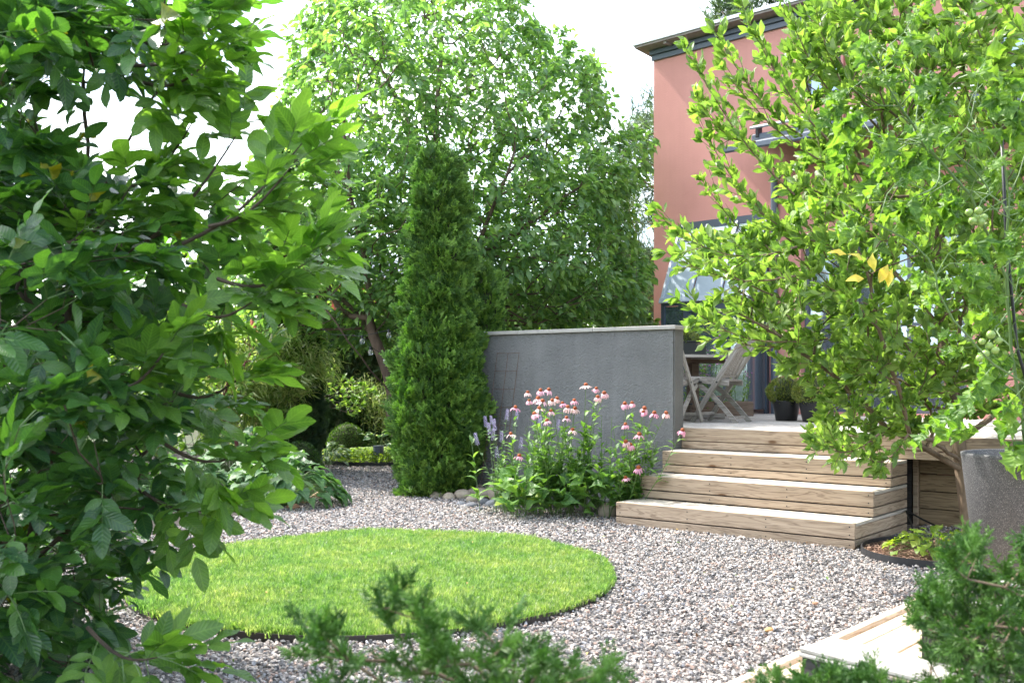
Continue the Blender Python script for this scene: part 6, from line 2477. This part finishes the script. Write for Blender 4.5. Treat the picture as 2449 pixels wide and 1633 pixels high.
DG = [leaf_mesh('dogwood_leaf', F_dog, .5, rows=4, bend=.6, fold=.25, seed=i) for i in range(3)]
HG = [leaf_mesh('hedge_leaf', F_hedge, .55, rows=3, bend=.6, fold=.2, seed=i) for i in range(3)]
LM = [leaf_mesh('lime_shrub_leaf', F_lime, .5, rows=3, bend=.6, fold=.2, seed=i) for i in range(3)]
shrub('dogwood', 'dogwood shrub with red twigs behind the bush at left', 'shrub', P(560, 1000, 12.6).xy.to_3d(), [(440, 820), (470, 720), (560, 690), (640, 760), (600, 860), (560, 930), (450, 960)],
      200, 11.9, 13.2, DG, (.05, .085), 81, mat=simple('red_twig', (0.14, 0.03, 0.03), .6), parts=120)
shrub('young_maple', 'small tree with light leaves overhanging the far box ball', 'tree', (*P(700, 1000, 15.4).xy, 0), [(640, 860), (690, 800), (760, 830), (800, 870), (875, 900), (850, 930), (800, 960), (740, 920), (650, 950)],
      150, 14.6, 15.8, DG, (.06, .10), 82, parts=60)
hg = [(540, 1030), (520, 600), (600, 560), (700, 640), (760, 690), (860, 700), (960, 690), (1000, 1030)]
shrub('garden_hedge', 'dense green hedge closing the garden behind the cherry trunks', 'hedge', (-3.6, 19.4, 0), hg, 520, 18.6, 20.4, HG, (.10, .17), 83, parts=0, tipn=9, per=2.2, r0=.08, step=.3, bulge=False)
shrub('lime_shrub', 'sunlit lime green shrub behind the cherry trunks', 'shrub', (-2.6, 18.2, 0), [(640, 900), (650, 720), (760, 660), (860, 690), (930, 720), (940, 900)], 200, 17.6, 18.8, LM, (.08, .13), 84, parts=0, tipn=7, r0=.05, step=.3)
shrub('left_hedge', 'broad dark hedge far left behind the leafy bush', 'hedge', (-7.5, 17.5, 0), [(-300, 1080), (-300, 520), (100, 480), (300, 540), (540, 600), (560, 1060)], 420, 16.6, 18.6, HG, (.11, .18), 85,
      parts=0, tipn=10, per=2.2, r0=.08, step=.35, bulge=False)
shrub('bed_shrub', 'mid green shrub filling the bed behind the left bush', 'shrub', (-4.6, 12.0, 0), [(0, 1150), (-20, 800), (150, 700), (330, 690), (430, 780), (440, 950), (400, 1080)], 300, 11.2, 12.9, HG, (.07, .11), 87,
      parts=60, tipn=8, r0=.05)
shrub('wall_shrub', 'shrub showing over the top of the grey wall', 'shrub', (.9, 14.8, 0), [(1050, 900), (1060, 700), (1200, 690), (1350, 700), (1480, 690), (1520, 760), (1500, 900)], 260, 14.0, 15.6, HG, (.07, .12), 86,
      parts=40, tipn=7, r0=.05)
# planting in the pots and along the house
BXL = [leaf_mesh('small_leaf', leafmat('olive_leaf', [(0.09, 0.13, 0.03), (0.14, 0.19, 0.05), (0.2, 0.22, 0.07)], tr=.4, veins=0), .5, rows=3, bend=.5, seed=i) for i in range(2)]
column('pot_shrub', 'loose olive green shrub in the left black pot', 'shrub', (3.04, 11.5, ZD + .17), [(0, .12), (.1, .20), (.2, .20), (.28, .12), (.32, .02)], 1500, BXL, .03, seed=91, lobes=20, lobe=.05, trunk=False, core=.6)
column('pot_shrub', 'loose olive green shrub in the right black pot', 'shrub', (3.24, 11.15, ZD + .17), [(0, .13), (.1, .22), (.2, .22), (.3, .14), (.34, .02)], 1700, BXL, .03, seed=92, lobes=20, lobe=.05, trunk=False, core=.6)
column('trough_plants', 'low green plants growing in the black trough', 'plant', (1.98, 12.05, ZD + .88), [(0, .2), (.05, .22), (.12, .12), (.14, .02)], 700, BXL, .035, seed=93, lobes=14, lobe=.05, trunk=False, squash=.4, core=.5)
# verbena meadow between table and house
vt = thing('verbena', 'tall airy verbena with small purple flower heads behind the table', 'flower', (2.45, 12.9, ZD))
vh = boulder(5, 1, 1, .6)
vh.materials.append(F_verb)
vp, vd, vs2 = [], [], []
for i in range(44):
    b0 = Vector((2.45 + rr_.uniform(-.5, .45), 12.95 + rr_.uniform(-.15, .25), ZD))
    q = b0 + Vector((rr_.uniform(-.12, .12), rr_.uniform(-.1, .1), rr_.uniform(.5, .98)))
    MB().tube([b0, b0.lerp(q, .5) + Vector((.01, 0, 0)), q], .0028, 4, cap=False).build('stem', F_stem, vt)
    for s_ in range(3):
        w = q + Vector((rr_.uniform(-.05, .05), rr_.uniform(-.05, .05), rr_.uniform(-.05, .02)))
        obj('flower_head', vh, vt, Matrix.Translation(w) @ Matrix.Scale(rr_.uniform(.02, .034), 4))
    for _ in range(22):
        p = b0.lerp(q, rr_.uniform(.02, .8))
        a = rr_.uniform(0, 6.28)
        vp.append(tuple(p))
        vd.append((math.cos(a), math.sin(a), rr_.uniform(.1, .8)))
        vs2.append(rr_.uniform(.05, .10))
leafset(vt, [leaf_mesh('verbena_leaf', F_dog, .25, rows=3, bend=.8, seed=1)], np.array(vp), frames(nrm(np.array(vd)), np.tile((0, 0, 1.), (len(vp), 1))), np.array(vs2), n_parts=60)
vb = thing('verbena_trough', 'long low wooden trough holding the verbena', 'planter', (2.45, 12.98, ZD))
MB().box((2.43, 13.0, ZD + .09), (1.1, .4, .18), ch=.006).build('trough_body', M_brown_wood, vb)

# ------------------------------------------------------------------ pines behind
def needle_mesh(seed, n=26):
    r = random.Random(seed)
    mb = MB()
    mb.tube([(0, 0, 0), (1, 0, .05)], [.03, .015], 3, cap=False)
    for i in range(n):
        t = r.uniform(.05, 1)
        a = r.uniform(0, 6.28)
        o_ = Vector((.45, .5 * math.cos(a), .5 * math.sin(a))).normalized() * r.uniform(.3, .42)
        p = Vector((t, 0, .05 * t))
        s_ = o_.cross(Vector((.3, .2, 1))).normalized() * .014
        mb.add([p - s_, p + s_, p + o_], [(0, 1, 2)])
    return mb.mesh('pine_shoot', F_pine)


NP = [needle_mesh(i) for i in range(4)]


def pine(label, base, poly, n, D0, D1, seed, size=.34, tipn=7, trunk_top=None):
    root = thing('pine_tree', label, 'tree', base, group='pines beyond the garden')
    tg = crown_pts(poly, n, D0, D1, seed=seed, bulge=True)
    top = trunk_top or 9
    S = grow([[tuple(base), (base[0], base[1], top)]], tg, step=.4, k=.25, r0=.16, rt=.008, seed=seed, jit=.04)
    obj('trunk', skel_mesh('trunk', S, B_pine, 6), root)
    r = np.random.default_rng(seed)
    ids = np.repeat(S['tips'], tipn)
    c = np.where(S['cnt'] <= 2)[0]
    c = c[c > 10]
    ids = np.concatenate([ids, np.repeat(c, r.poisson(1.2, len(c)))])
    d = S['dir'][ids]
    a = nrm(np.cross(d, r.normal(size=d.shape)))
    th = r.uniform(.2, 1.2, (len(ids), 1))
    dd = nrm(d * np.cos(th) + a * np.sin(th) + (0, 0, .3))
    bulk('crown', NP, S['nd'][ids] + r.normal(0, .1, d.shape), eul(frames(dd, r.normal(size=d.shape))), size * r.uniform(.7, 1.2, len(ids)), r.integers(0, 4, len(ids)), root, M=WM[root.name])


pine('pale green pine between the cherry crown and the house', (4.7, 22.5, 0), [(1390, 760), (1380, 560), (1400, 430), (1430, 380), (1440, 320), (1470, 240), (1500, 225), (1540, 240), (1600, 400), (1600, 800)], 300, 20.8, 23.5, 101, trunk_top=7.0)
pine('pine whose dark tip shows above the house roof', (11.3, 31, 0), [(1630, 100), (1640, 50), (1665, 5), (1700, -60), (1760, -80), (1830, -80), (1850, 60), (1800, 140), (1700, 160)], 130, 30, 32, 102, size=.6, tipn=6, trunk_top=13)
# a far belt of trees so that the horizon is closed
belt = thing('far_trees', 'far belt of garden trees glimpsed between the hedges', 'tree belt', (-6, 34, 0))
belt['kind'] = 'stuff'
n = 9000
fx = rng.uniform(-26, 22, n)
top = 3.6 + 1.2 * np.sin(fx * .5) + .8 * np.sin(fx * 1.3 + 1)
fz = rng.random(n) * top
pos = np.column_stack([fx, 34 + rng.uniform(-1.2, 1.2, n), fz])
d = rng.normal(size=(n, 3)) + (0, -.4, -.1)
fb = bulk('far_foliage', HG, pos, eul(frames(nrm(d), rng.normal(size=(n, 3)) + (0, -.5, .8))), rng.uniform(.4, .8, n), rng.integers(0, 3, n), belt, M=WM[belt.name])

finish_leaves()
print('objects', len(sc.objects))
